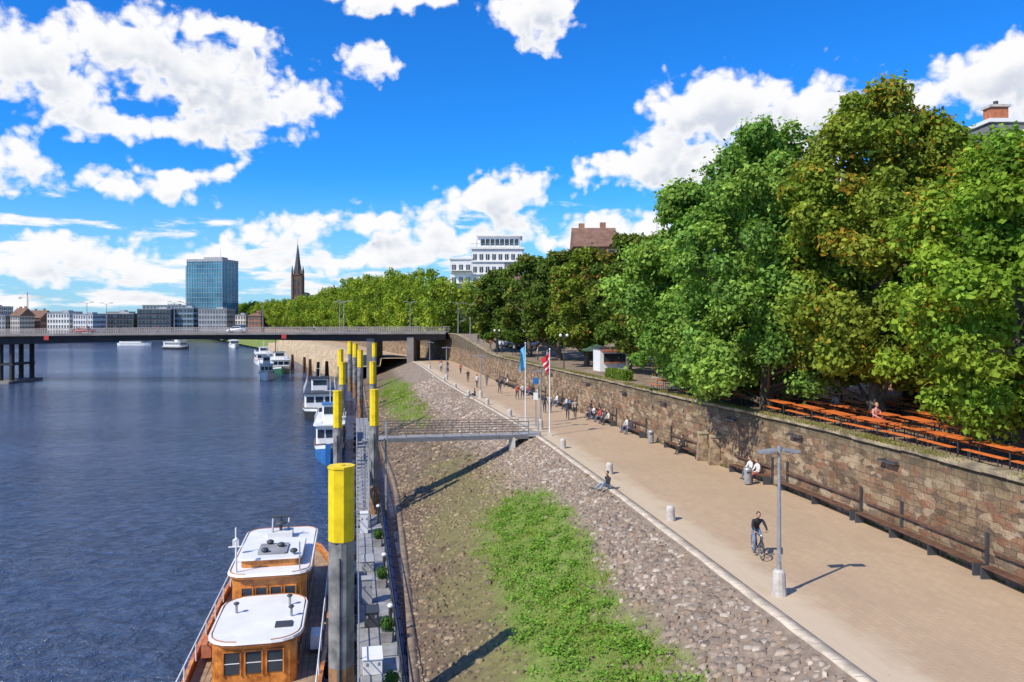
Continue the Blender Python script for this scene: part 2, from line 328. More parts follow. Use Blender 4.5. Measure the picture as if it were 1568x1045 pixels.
F=np.stack(q,1).reshape(-1,4)
pal_hi=np.array([[.36,.285,.22],[.30,.235,.18],[.32,.225,.155],[.46,.385,.31],[.22,.17,.135],[.36,.275,.21]]); pal_lo=np.array([[.24,.17,.105],[.18,.125,.08],[.28,.20,.125],[.14,.10,.07],[.33,.25,.165]])
ch=pal_hi[r.randint(0,6,n)]; cl=pal_lo[r.randint(0,5,n)]; f=np.clip((t-.56+r.uniform(-.1,.1,n))/.12,0,1)[:,None]
c=cl*(1-f)+ch*f; mo=np.clip(mossmask(cs[:,0],t),0,1)[:,None]*.6; c=c*(1-mo)+np.array([.22,.19,.08])*mo
pt=(wavy(cs[:,0],cx,44,2.0)*.22+1)[:,None]; c=c*r.uniform(.8,1.18,(n,1))*pt
npmesh('bank_paving_stones',V,F,[MStone],col=np.repeat(c,12,0))
# ---- foliage material
def leafmat(name,tr=.35):
    m=bpy.data.materials.new(name); m.use_nodes=True; t=NT(m.node_tree); t.t.nodes.clear()
    a=t.n('ShaderNodeAttribute',attribute_name='Col').outputs['Color']
    d=t.n('ShaderNodeBsdfDiffuse'); t.put(d.inputs[0],a); tl=t.n('ShaderNodeBsdfTranslucent'); t.put(tl.inputs[0],t.mix(1,a,(1.3,1.35,.6),'MULTIPLY'))
    m1=t.n('ShaderNodeMixShader'); m1.inputs[0].default_value=tr; t.put(m1.inputs[1],d.outputs[0]); t.put(m1.inputs[2],tl.outputs[0])
    o=t.n('ShaderNodeOutputMaterial'); t.put(o.inputs[0],m1.outputs[0]); return m
MLeaf=leafmat('leaves'); MGrass=leafmat('grass_blades',.25); MBark=mat('bark',(.13,.10,.075),.95,0,.35,6,.8,bs=14)
def blades(name,px,py,pz,hh,ww,cols,seed):
    r=RS(seed); n=len(px); th=r.uniform(0,6.28,n); le=r.uniform(0,.6,n)*hh; la=r.uniform(0,6.28,n)
    dx,dy=np.cos(th)*ww/2,np.sin(th)*ww/2
    V=np.stack([np.stack([px-dx,py-dy,pz],1),np.stack([px+dx,py+dy,pz],1),np.stack([px+np.cos(la)*le,py+np.sin(la)*le,pz+hh],1)],1).reshape(-1,3)
    return npmesh(name,V,np.arange(3*n).reshape(-1,3),[MGrass],col=np.repeat(cols,3,0))
r=RS(21); n=380000; gy=18+r.rand(n)**1.3*150; gt=r.uniform(.08,.95,n); g=grassmask(gy,gt)
kp=(r.rand(n)<np.clip(g*1.2,0,1)*np.clip(50/gy,.4,1))|(r.rand(n)<.035*np.clip(mossmask(gy,gt)+.3,0,1)); gy,gt,g=gy[kp],gt[kp],g[kp]; n=len(gy)
cg=np.array([.24,.35,.05])*r.uniform(.65,1.25,(n,1)); yel=r.rand(n)<.20; cg[yel]=np.array([.42,.40,.11])*r.uniform(.7,1.1,(yel.sum(),1))
vig=np.clip(wavy(gy,gt*10.8,31,.8)+.3,0.1,1.4); cg*=(1-.2*np.clip(wavy(gy,gt*10.8,33,.5),-1,1))[:,None]
blades('grass',Bt(gy)+10.8*gt,gy,slz(gt)-.03,r.uniform(.03,.11,n)*(.6+vig)*np.where(gy>60,1.4,1),r.uniform(.025,.06,n)*np.where(gy>60,2.4,1),cg,22)
def leafquads(P,N,L,Wd,r):
    n=len(P); a=np.cross(N,r.normal(size=(n,3))); a/=np.linalg.norm(a,axis=1,keepdims=True)+1e-9; b=np.cross(N,a); b/=np.linalg.norm(b,axis=1,keepdims=True)+1e-9
    L=L[:,None];Wd=Wd[:,None]
    V=np.stack([P-a*L*.5,P+b*Wd*.5-a*L*.05+N*L*.06,P+a*L*.5,P-b*Wd*.5-a*L*.05+N*L*.06],1).reshape(-1,3); return V,np.arange(4*n).reshape(-1,4)
r=RS(23); wy=r.uniform(19,50,1300); wt=r.uniform(.3,.78,1300); k=grassmask(wy,wt)+r.uniform(-.6,.2,1300)>.55; wy,wt=wy[k],wt[k]
P=[];C=[]
for a_,b_ in zip(wy,wt):
    m_=r.randint(8,34); q=r.normal(size=(m_,3))*[.18,.18,.07]; P.append(np.array([Bt(a_)+10.8*b_,a_,slz(b_)+.09])+q); C.append(np.array([.19,.35,.05])*r.uniform(.6,1.3,(m_,1)))
P=np.concatenate(P); C=np.concatenate(C); N=r.normal(size=P.shape)*.5+[0,0,1]; N/=np.linalg.norm(N,axis=1,keepdims=True)
V,F=leafquads(P,N,r.uniform(.08,.18,len(P)),r.uniform(.05,.12,len(P)),r); npmesh('weed_plants',V,F,[MGrass],col=np.repeat(C,4,0))
# ---- promenade, kerb, wall, terrace
Z0=lambda y:0*y
strip('promenade_path',Yf,[(lambda y:K(y)+.42,Z0),(lambda y:(K(y)+W(y))/2,lambda y:0*y+.03),(lambda y:W(y)+.05,Z0)],MP)
strip('promenade_kerb',Yf,[(K,lambda y:0*y-.3),(K,lambda y:0*y+.02),(lambda y:K(y)+.02,lambda y:0*y+.045),(lambda y:K(y)+.42,lambda y:0*y+.045),(lambda y:K(y)+.425,lambda y:0*y-.05)],MKerb,smooth=False)
b=B()
for q in np.arange(10,120,1.0):
    x=float(K(q)); b.box((x+.215,q,.047),(.41,.018,.006),MGreyC)
b.obj('kerb_joints')
strip('stone_retaining_wall',Yf,[(W,lambda y:0*y-.2),(lambda y:W(y)+.03,lambda y:H(y)*.33),(lambda y:W(y)+.06,lambda y:H(y)*.66),(lambda y:W(y)+.1,lambda y:H(y)-.2),(lambda y:W(y)+.11,lambda y:H(y)-.19),(lambda y:W(y)+.6,lambda y:H(y)-.19),(lambda y:W(y)+.6,lambda y:H(y)-1)],MW,smooth=False)
MCop=mat('coping_stone',(.26,.21,.14),.95,0,.35,1.1,.6,(.33,.27,.17),bs=8)
b=B()
for q in np.arange(3,200,1.15):
    a0,a1=q+.01,q+1.14; h=float(H(q))+random.uniform(-.025,.025)
    xa,xb=float(W(a0)),float(W(a1)); xo=.04+random.uniform(-.03,.02)
    b.add([(xa-xo,a0,h-.186),(xa+.68,a0,h-.186),(xb+.68,a1,h-.186),(xb-xo,a1,h-.186),(xa-xo,a0,h-.03),(xa+.68,a0,h),(xb+.68,a1,h),(xb-xo,a1,h-.03)],[(3,2,1,0),(4,5,6,7),(0,1,5,4),(1,2,6,5),(2,3,7,6),(3,0,4,7)],MCop)
b.obj('wall_coping',bevel=.025)
r=RS(29); n=34000; my=4+r.rand(n)*110; keepm=wavy(my,my*0,4,2)+r.uniform(-.6,.6,n)>-.15; my=my[keepm]; n=len(my)
blades('wall_top_grass',W(my)+r.uniform(-.08,.75,n),my,H(my)-.03,r.uniform(.03,.13,n),r.uniform(.03,.07,n),np.array([.27,.25,.07])*r.uniform(.5,1.2,(n,1)),30)
n=9000; my=10+r.rand(n)*110; k=wavy(my,my*0,8,1)+r.uniform(-.6,.6,n)>.25; my=my[k]; n=len(my)
blades('wall_foot_weeds',W(my)-r.uniform(0,.12,n),my,0*my,r.uniform(.04,.2,n),r.uniform(.03,.06,n),np.array([.14,.20,.05])*r.uniform(.5,1.2,(n,1)),31)
strip('terrace_ground',Yf,[(lambda y:W(y)+.55,lambda y:H(y)-.22),(lambda y:W(y)+60,lambda y:H(y)-.22),(lambda y:W(y)+2500,lambda y:H(y)-.3)],MTerr)
MRust=mat('rusty_steel',(.19,.115,.07),.85,.2,.4,3,.4,(.28,.19,.12))
b=B(); q=5.0
while q<165:
    x0,x1,x2,x3,x4=[float(Bt(q+d)) for d in(0,.25,.35,.6,.7)]
    pts=[(x0,q),(x1,q+.25),(x2-.14,q+.35),(x3-.14,q+.6),(x4,q+.7)]
    vs=[(x-.08,y,-6.5) for x,y in pts]+[(x-.08,y,-4.02) for x,y in pts]; b.add(vs,[(i+1,i,i+5,i+6) for i in range(4)],MRust); q+=.7
b.obj('sheet_pile_wall')
strip('sheet_pile_cap',np.arange(5,166,1.0),[(lambda y:Bt(y)-.27,lambda y:0*y-4.2),(lambda y:Bt(y)-.27,lambda y:0*y-3.95),(lambda y:Bt(y)+.08,lambda y:0*y-3.95),(lambda y:Bt(y)+.08,lambda y:0*y-4.3)],mat('steel_cap',(.23,.17,.12),.8,.1,.3,2),smooth=False)
strip('sand_quay_wall',np.arange(166,330,2.0),[(lambda y:Bt(y)-.1,lambda y:0*y-6),(lambda y:Bt(y)+.2,lambda y:0*y-1.2),(lambda y:Bt(y)+4,lambda y:0*y-1.0),(lambda y:Bt(y)+4.3,lambda y:0*y+.6),(lambda y:K(y)+1,lambda y:0*y+.65)],mat('sandstone_quay',(.42,.32,.20),.9,0,.3,.5,.3),smooth=False)
# ---------------------------------------------------------------- trees
def tree(name,loc,height,R,cb,seed,pal,nl=36000,ls=.32,ncl=110,autumn=0,acol=(.46,.27,.04),dark=1.0,lean=(0,0),tr_h=None,bot=.06):
    r=RS(seed); e=bpy.data.objects.new(name,None); S.collection.objects.link(e); e.location=loc
    Hc=height-cb; t=r.rand(ncl)**.9; ph=r.uniform(0,6.28,ncl)
    prof=np.sin(np.pi*np.clip(t*(.96-bot)+bot,0,1)**.82)**.62*(1+.16*np.sin(3*ph+seed)+.12*np.sin(5*ph+t*7))
    rad=R*prof*np.where(r.rand(ncl)<.74,r.uniform(.70,.98,ncl),r.uniform(.1,.66,ncl))
    cz=cb+Hc*(.04+.9*t); C=np.stack([np.cos(ph)*rad+lean[0]*t,np.sin(ph)*rad+lean[1]*t,cz],1)
    rc=r.uniform(.10,.22,ncl)*R*(1-.3*t)+.22
    wgt=rc**2; cnt=np.maximum(20,(nl*wgt/wgt.sum())).astype(int); idx=np.repeat(np.arange(ncl),cnt); n=len(idx)
    D=r.normal(size=(n,3)); D[:,2]=D[:,2]*.9+.15; D/=np.linalg.norm(D,axis=1,keepdims=True)
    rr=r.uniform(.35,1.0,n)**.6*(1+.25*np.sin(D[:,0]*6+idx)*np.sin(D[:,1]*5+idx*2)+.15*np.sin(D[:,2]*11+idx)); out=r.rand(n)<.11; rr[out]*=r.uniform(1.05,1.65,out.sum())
    P=C[idx]+D*(rc[idx]*rr)[:,None]*[1,1,.82]
    N=D*.75+r.normal(size=(n,3))*.55+[0,0,.35]; N/=np.linalg.norm(N,axis=1,keepdims=True)
    pal=np.array(pal); cc=pal[r.randint(0,len(pal),ncl)]*r.uniform(.78,1.18,(ncl,1))
    col=cc[idx]*r.uniform(.65,1.3,(n,1))
    if autumn:
        au=(wavy(C[:,0]*2,C[:,2]+C[:,1],seed+5,1)*.8+r.uniform(-.35,.35,ncl)); pa=np.clip((au+autumn-.4)*1.6,0,.85)
        k=r.rand(n)<pa[idx]*np.clip(rr*1.1-.1,0.2,1); col[k]=np.array(acol)*r.uniform(.55,1.3,(k.sum(),1))*np.where(r.rand(k.sum(),1)<.5,1,[[.75,1.15,1]])
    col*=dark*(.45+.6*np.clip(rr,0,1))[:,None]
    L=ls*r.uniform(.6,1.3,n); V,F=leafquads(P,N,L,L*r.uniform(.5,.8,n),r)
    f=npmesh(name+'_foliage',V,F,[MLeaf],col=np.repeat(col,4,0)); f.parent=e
    b=B(); th=tr_h or height*.8; pts=[]; rads=[]
    for i in range(8):
        s_=i/7; pts.append((lean[0]*s_*.6+.15*math.sin(i*1.3+seed),lean[1]*s_*.6+.12*math.cos(i+seed),th*s_-.1)); rads.append((.018*height)*(1-.85*s_)+(.010*height if i==0 else 0)+.02)
    b.tube(pts,rads,MBark,10)
    for i in range(26):
        k=r.randint(ncl); c=C[k]; z0=max(cb*.55,min(c[2]-1.2-r.rand()*2,th*.93)); s_=z0/th; jj=min(int(s_*7),6); fr=s_*7-jj
        p0=Vector(pts[jj]).lerp(Vector(pts[jj+1]),max(0,min(1,fr))); c=Vector(c); mid=p0.lerp(c,.5)+Vector((0,0,-.35)); b.tube([p0,mid,c],[.008*height*(1-.5*s_),.0055*height*(1-.5*s_),.02],MBark,6)
    b.obj(name+'_trunk',parent=e); return e
G1=[(.22,.34,.05),(.17,.29,.045),(.27,.38,.055),(.19,.29,.04)]
G2=[(.27,.42,.085),(.21,.37,.08),(.17,.31,.06),(.31,.46,.09)]
G3=[(.25,.38,.045),(.19,.32,.04),(.30,.42,.05)]
GD=[(.12,.19,.035),(.15,.22,.045),(.19,.22,.045),(.10,.16,.03)]
gz=lambda y:float(H(y))-.25
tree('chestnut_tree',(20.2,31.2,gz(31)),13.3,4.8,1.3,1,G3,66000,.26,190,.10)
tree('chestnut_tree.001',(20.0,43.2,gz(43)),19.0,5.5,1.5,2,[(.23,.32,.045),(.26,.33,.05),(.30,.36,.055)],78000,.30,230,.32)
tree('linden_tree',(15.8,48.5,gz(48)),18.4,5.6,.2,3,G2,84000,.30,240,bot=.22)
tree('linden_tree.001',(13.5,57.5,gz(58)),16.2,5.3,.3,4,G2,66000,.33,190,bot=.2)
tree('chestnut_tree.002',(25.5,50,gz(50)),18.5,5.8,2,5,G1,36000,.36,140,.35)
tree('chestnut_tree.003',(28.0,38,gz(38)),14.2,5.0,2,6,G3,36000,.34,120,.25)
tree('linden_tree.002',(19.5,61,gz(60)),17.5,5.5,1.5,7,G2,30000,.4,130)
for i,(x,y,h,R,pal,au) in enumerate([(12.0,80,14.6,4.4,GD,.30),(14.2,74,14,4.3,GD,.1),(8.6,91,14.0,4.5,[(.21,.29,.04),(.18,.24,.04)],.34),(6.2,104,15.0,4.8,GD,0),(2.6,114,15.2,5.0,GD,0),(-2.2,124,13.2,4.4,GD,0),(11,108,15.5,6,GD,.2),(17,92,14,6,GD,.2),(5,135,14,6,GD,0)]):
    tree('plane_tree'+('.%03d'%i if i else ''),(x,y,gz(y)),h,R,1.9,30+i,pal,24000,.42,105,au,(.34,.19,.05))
def treerow(name,items,nl,ls,pal,seed0):
    Vs=[];Cs=[]; bt=B()
    for i,(x,y,z,h,R) in enumerate(items):
        r=RS(seed0+i); ncl=55; t=r.rand(ncl); ph=r.uniform(0,6.28,ncl); rad=R*np.sin(np.pi*(t*.88+.07))**.6*r.uniform(.4,.95,ncl)
        C=np.stack([x+np.cos(ph)*rad,y+np.sin(ph)*rad,z+h*.12+h*.8*t],1); rc=r.uniform(.16,.3,ncl)*R
        idx=r.randint(0,ncl,nl); D=r.normal(size=(nl,3)); D/=np.linalg.norm(D,axis=1,keepdims=True)
        P=C[idx]+D*(rc[idx]*r.uniform(.5,1.1,nl))[:,None]; N=D*.8+r.normal(size=(nl,3))*.5+[0,0,.3]; N/=np.linalg.norm(N,axis=1,keepdims=True)
        L=ls*r.uniform(.6,1.3,nl); V,_=leafquads(P,N,L,L*.75,r); pc=np.array(pal); cc=pc[r.randint(0,len(pc),ncl)]*r.uniform(.75,1.2,(ncl,1))
        Vs.append(V); Cs.append(np.repeat(cc[idx]*r.uniform(.7,1.3,(nl,1)),4,0)); bt.tube([(x,y,z-.3),(x+.2,y,z+h*.6)],[h*.02,h*.01],MBark,6)
    V=np.concatenate(Vs); o=npmesh(name,V,np.arange(len(V)).reshape(-1,4),[MLeaf],col=np.concatenate(Cs)); t=bt.obj(name+'_trunks',parent=o); return o
r=RS(50); it=[]
for y in list(range(182,300,9))+list(range(300,640,13)):
    for dx in (4,13):
        x=float(W(y))+dx+r.uniform(-1.5,1.5); it.append((x,y+r.uniform(-3,3),3.2,(15.5+r.uniform(-1.5,2.5))*(1.25 if 225<y<340 else 1),6.2+r.uniform(-.8,.8)))
treerow('distant_tree_row',it,3400,.7,[(.28,.37,.045),(.22,.32,.04),(.32,.39,.05),(.18,.27,.04)],100)
it=[(-300-40*i+r.uniform(-9,9),455+r.uniform(0,60),-.6,6+r.uniform(0,4),4.5) for i in range(9)]+[(-215+r.uniform(-5,5),470+12*i,-.6,11,6) for i in range(4)]
treerow('left_bank_trees',it,1500,.9,[(.13,.18,.04),(.17,.21,.04)],300)
# ---------------------------------------------------------------- buildings
MGlass=mat('window_glass',(.035,.05,.065),.12,0,.4,.3); MWhite=mat('white_render',(.80,.79,.76),.8,0,.06,.2); MCream=mat('cream_render',(.64,.58,.48),.85,0,.1,.2)
MBrickR=mat('red_brick',(.33,.17,.11),.9,0,.2,.8,.2); MDark=mat('dark_cladding',(.05,.055,.065),.5,0,.2,.3); MGreyB=mat('grey_facade',(.36,.37,.38),.8,0,.12,.2); MRoof=mat('roof_tiles',(.20,.11,.075),.85,0,.25,.8,.3); MSlate=mat('slate_roof',(.16,.16,.17),.7,0,.25,2.5,.4)
MBlueG=mat('blue_tower_glass',(.05,.21,.33),.1,.2,.3,.06,0,(.10,.30,.40)); MMull=mat('mullion_metal',(.24,.33,.37),.5,.2,.1,1)
def building(name,x,y,w_,d,z0,h,st,bays,wm,roof='flat',rz=0,wr=(.55,.55),rm=None,side=True,ribbon=False):
    b=B(); b.box((0,0,h/2),(w_,d,h),wm); sh=h/st
    for face,(L,nb) in (('f',(w_,bays)),('l',(d,max(2,int(bays*d/w_)))),('r',(d,max(2,int(bays*d/w_))))):
        for s_ in range(st):
            z=sh*(s_+.52); hh=sh*wr[1]
            if ribbon: cells=[(0,L*.95)]
            else: cells=[((k+.5)/nb*L-L/2,L/nb*wr[0]) for k in range(nb)]
            for c,ww in cells:
                if face=='f':
                    b.box((c,-d/2-.02,z),(ww,.1,hh),MGlass); b.box((c,-d/2-.08,z-hh/2-.07),(ww+.2,.2,.1),wm); b.box((c,-d/2-.075,z),(.07,.03,hh),MWhite); b.box((c,-d/2-.1,z+hh/2+.05),(ww+.1,.22,.06),MGreyB)
                    if ribbon:
                        for q in range(bays): b.box((-L/2+(q+.5)*L/bays,-d/2-.1,z),(.14,.08,hh),MMull)
                elif face=='l': b.box((-w_/2-.02,c,z),(.1,ww,hh),MGlass)
                else: b.box((w_/2+.02,c,z),(.1,ww,hh),MGlass)
    rm=rm or MRoof
    if roof=='flat':
        b.box((0,0,h+.2),(w_+.5,d+.5,.4),MGreyB); b.box((w_*.15,0,h+.9),(w_*.25,d*.4,1.0),MGreyB)
    elif roof=='gable':
        rh=min(d*.45,4.5); o=.5
        b.add([(-w_/2-o,-d/2-o,h),(w_/2+o,-d/2-o,h),(w_/2+o,d/2+o,h),(-w_/2-o,d/2+o,h),(-w_/2-o,0,h+rh),(w_/2+o,0,h+rh)],[(0,1,5,4),(2,3,4,5),(1,2,5),(3,0,4),(3,2,1,0)],rm)
        b.box((w_*.25,.6,h+rh),(1.1,.9,2.2),MBrickR); b.box((-w_*.3,.6,h+rh-.3),(1.1,.9,2.4),MBrickR)
    elif roof=='hip':
        rh=min(d*.4,3.0)
        b.add([(-w_/2-.5,-d/2-.5,h),(w_/2+.5,-d/2-.5,h),(w_/2+.5,d/2+.5,h),(-w_/2-.5,d/2+.5,h),(-w_/2+d*.4,0,h+rh),(w_/2-d*.4,0,h+rh)],[(0,1,5,4),(2,3,4,5),(1,2,5),(3,0,4),(3,2,1,0)],rm)
    return b.obj(name,(x,y,z0),rz)
def bx(px,Y): return (px-784)*Y/1200
Yb=455
for nm,p0,p1,top,st,bays,wm,roof,rib in [('apartment_block',-60,8,484,4,12,MGreyB,'flat',0),('gabled_townhouse',16,30,484,4,4,MCream,'gable',0),('terraced_house',38,62,487,3,6,MBrickR,'gable',0),('row_house',72,106,480,4,8,MWhite,'flat',0),('town_house',112,142,482,4,8,MWhite,'flat',0),('office_block',148,205,481,4,12,MDark,'flat',1),('glass_office_building',210,262,474,5,10,MDark,'flat',1),('riverside_office',266,296,472,5,8,MMull,'flat',1),
 ('white_office_building',304,347,474,5,10,MGreyB,'flat',0),('harbour_warehouse',352,376,483,4,6,MWhite,'flat',0),('brick_corner_house',380,400,484,4,4,MBrickR,'hip',0)]:
    y_=Yb+random.uniform(-12,14); wd=(p1-p0)*y_/1200; h=CAMZ+(487-top)*y_/1200+.6
    building(nm,bx((p0+p1)/2,y_)-0,y_+7,wd,14,-.6,h,st,bays,wm,roof,ribbon=bool(rib))
for i,(p0,p1,top,wm) in enumerate([(-40,10,470,MCream),(30,60,481,MWhite),(76,118,478,MCream),(170,200,478,MCream),(225,290,468,MMull),(355,405,480,MWhite)]):
    y_=600+i*12; building('background_apartments'+('.%03d'%i if i else ''),bx((p0+p1)/2,y_),y_,(p1-p0)*y_/1200,16,-.6,CAMZ+(487-top)*y_/1200+.6,6,12,wm,'flat')
building('round_brick_tower',bx(391,520),520,6,6,-.6,CAMZ+(487-466)*520/1200,6,2,MBrickR,'hip')
b=B(); Wt,Dt,Ht=23.5,20,45; b.box((0,0,Ht/2),(Wt,Dt,Ht),MBlueG); 
for i in range(15): b.box((0,0,(i+.5)*Ht/15),(Wt+.3,Dt+.3,.35),MMull)
for i in range(15): b.box((-Wt/2+(i)*Wt/14,-Dt/2-.1,Ht/2),(.2,.3,Ht),MMull)
for i in range(12): b.box((-Wt/2-.1,-Dt/2+i*Dt/11,Ht/2),(.3,.2,Ht),MMull); b.box((Wt/2+.1,-Dt/2+i*Dt/11,Ht/2),(.3,.2,Ht),MMull)
b.box((0,0,Ht+.8),(Wt+.6,Dt+.6,1.6),MGreyB); b.box((2,0,Ht+2.4),(12,8,1.8),MGreyB); b.box((-Wt/2-2.2,2,Ht/2-1),(4.2,13,Ht-2),MMull)
b.tube([(5,0,Ht),(5,0,Ht+9)],[.15,.05],MMull,5)
b.box((5,-Dt/2-6,4),(Wt+12,12,8),MDark)
b.obj('glass_office_tower',(bx(326,500),500,-.6),math.radians(-8))
b=B(); MSp=mat('church_brick',(.13,.085,.06),.9,0,.2,.3); MCop2=mat('spire_slate',(.08,.075,.08),.7,0,.2,.5)
b.box((0,0,18),(5.6,5.6,36),MSp); b.box((0,0,36.2),(6.2,6.2,.8),MSp)
for s_ in(-1,1):
    for u in(-1,1): b.box((s_*2.6,u*2.6,37),(1,1,3),MSp); b.prism([(s_*2.6-.5,u*2.6-.5),(s_*2.6+.5,u*2.6-.5),(s_*2.6+.5,u*2.6+.5),(s_*2.6-.5,u*2.6+.5)],38.5,42,MCop2,.98); b.box((s_*2.6,u*2.6,18),(1.2,1.2,35.6),MSp)
for z in(15,26,31): 
    for s_ in(-1.1,1.1): b.box((s_,-2.83,z),(.9,.1,3.6),MGlass)
b.prism([(2.4*math.cos(a),2.4*math.sin(a)) for a in np.arange(8)*math.pi/4+.39],36.6,56,MCop2,.985); b.tube([(0,0,55.5),(0,0,58)],[.12,.04],MCop2,5)
b.box((0,14,9),(12,24,18),MSp); b.add([(-6.5,2.5,18),(6.5,2.5,18),(6.5,26.5,18),(-6.5,26.5,18),(0,2.5,26),(0,26.5,26)],[(0,1,4),(2,3,5),(1,2,5,4),(3,0,4,5)],MCop2)
b.prism([(8+1.1*math.cos(a),20+1.1*math.sin(a)) for a in np.arange(6)*math.pi/3],16,29,mat('copper_green',(.10,.25,.22),.6),.97)
b.obj('church_with_spire',(bx(456,480),480,-.6))
b=B(); MRed=mat('red_paint',(.50,.05,.04),.45,0,.1,2)
b.beam((0,0,0),(0,0,26),.9,.9,MCream); b.beam((-7,0,26),(15,0,26.6),.5,.5,MCream); b.beam((0,0,26),(0,0,30),.4,.4,MRed); b.beam((0,0,30),(12,0,26.8),.12,.12,MGreyB); b.beam((0,0,30),(-6,0,26.5),.12,.12,MGreyB); b.box((-6,0,25.4),(1.8,1,1.2),MConc); b.obj('tower_crane',(bx(42,620),620,-.6))
b=B()
def fac(cx,cy,w_,d,zt,st,nb,side=True):
    b.box((cx,cy,zt/2),(w_,d,zt),MWhite); sh=3.1
    for s_ in range(st):
        z=zt-2.0-sh*s_
        for k in range(nb):
            xx=cx-w_/2+(k+.5)*w_/nb; ww=w_/nb*.55; b.box((xx,cy-d/2-.02,z),(ww,.12,1.4),MGlass); b.box((xx,cy-d/2-.09,z),(.08,.06,1.4),MWhite)
        b.box((cx,cy-d/2-.15,z-1.1),(w_+.2,.36,.3),MWhite)
        nd=max(2,int(d/2.6))
        for k in range(nd): b.box((cx-w_/2-.02,cy-d/2+(k+.5)*d/nd,z),(.12,d/nd*.6,1.5),MGlass)
fac(0,0,12.5,14,26.2,6,8); fac(-8.9,1,5.2,16,23.6,6,3)
b.box((0,0,26.4),(13.3,14.8,.5),MWhite); b.box((-8.9,1,23.8),(5.8,16.6,.4),MWhite)
b.box((.5,1,28.1),(10.5,10,3.0),MWhite); b.box((.5,-4.03,28.1),(9.6,.1,1.5),MGlass); b.box((.5,1,29.75),(11.6,11.2,.35),MWhite)
for k in range(9): b.box((-4.2+k*1.2,-4.12,28.1),(.12,.1,1.7),MWhite)
for s_ in range(6):
    z=22-3.1*s_; b.box((-8.9,-7.8,z-1.2),(4.9,1.6,.18),MWhite); b.beam((-11.2,-8.55,z-.15),(-6.6,-8.55,z-.15),.06,.06,MMull)
    for q in range(12): b.beam((-11.2+q*.418,-8.55,z-1.1),(-11.2+q*.418,-8.55,z-.15),.03,.03,MMull)
for x_,h_ in((-5,2),(-2,1.4),(4,1.6),(5.5,2.4)): b.tube([(x_,-6.6,26.5),(x_,-6.6,26.6+h_)],.06,MMull,5)
for q in range(26): b.beam((-6.4+q*.5,-7.2,26.6),(-6.4+q*.5,-7.2,27.5),.04,.04,MMull)
b.beam((-6.4,-7.2,27.5),(6.4,-7.2,27.5),.07,.07,MMull)
b.box((3.6,-7.03,20),(3.6,.16,5.5),MSlate)
b.obj('white_hotel_building',(bx(762,200),200,0))
building('brown_gabled_house',15.8,152,7.5,9,0,22.6,7,4,MBrickR,'gable'); building('apartment_house',30,160,16,12,0,20,6,7,MCream,'hip'); building('terrace_town_house',6,178,14,12,0,17,5,6,MCream,'hip')
building('brick_town_house',42,110,18,14,3,17,5,6,MBrickR,'hip',rm=MSlate); building('plaster_town_house',36,84,16,14,3,14,4,6,MCream,'hip')
b=B(); b.tube([(0,0,0),(0,0,9)],[.10,.04],MMull,6); b.tube([(-.8,0,7),(.8,0,7)],.04,MMull,5); b.obj('antenna_mast',(bx(1006,150),150,20.5))
b=B(); b.box((8,7,7.5),(16,14,15),MBrickR)
for k in range(5):
    for z in(2,5.2,8.4,11.6): b.box((2+k*3,-.03,z+.3),(1.3,.1,1.9),MGlass); b.box((2+k*3,-.1,z-.7),(1.6,.2,.1),MConc)
    for z in(2,5.2,8.4,11.6): b.box((-.03,2+k*2.6,z+.3),(.1,1.2,1.9),MGlass)
b.box((8,7,15.15),(16.8,14.8,.3),MWhite)
b.add([(-.4,-.4,15.3),(16.4,-.4,15.3),(16.4,14.4,15.3),(-.4,14.4,15.3),(.9,.9,18.6),(15.1,.9,18.6),(15.1,13.1,18.6),(.9,13.1,18.6)],[(0,1,5,4),(1,2,6,5),(2,3,7,6),(3,0,4,7),(4,5,6,7)],MSlate)
b.box((8,7,18.72),(14.6,12.6,.24),MWhite)
b.add([(.9,.9,18.84),(15.1,.9,18.84),(15.1,13.1,18.84),(.9,13.1,18.84),(4,7,20.2),(12,7,20.2)],[(0,1,5,4),(2,3,4,5),(1,2,5),(3,0,4)],MSlate)
b.box((3,.0,16.9),(1.5,1.6,2.0),MWhite); b.box((3,-.82,16.9),(1.0,.06,1.5),MGlass); b.box((.2,4,16.9),(1.2,1.5,2.0),MWhite); b.box((-.43,4,16.9),(.06,1.0,1.5),MGlass)
MOr=mat('orange_brick',(.50,.17,.08),.85,0,.2,4); b.box((2.0,2.2,18.8),(1.1,.9,2.0),MOr); b.box((2.0,2.2,19.9),(1.3,1.1,.16),MConc); b.tube([(2.0,2.2,19.9),(2.0,2.2,20.3)],.15,MDark,8)
b.obj('slate_roof_house',(29.6,49,gz(50)-.5))
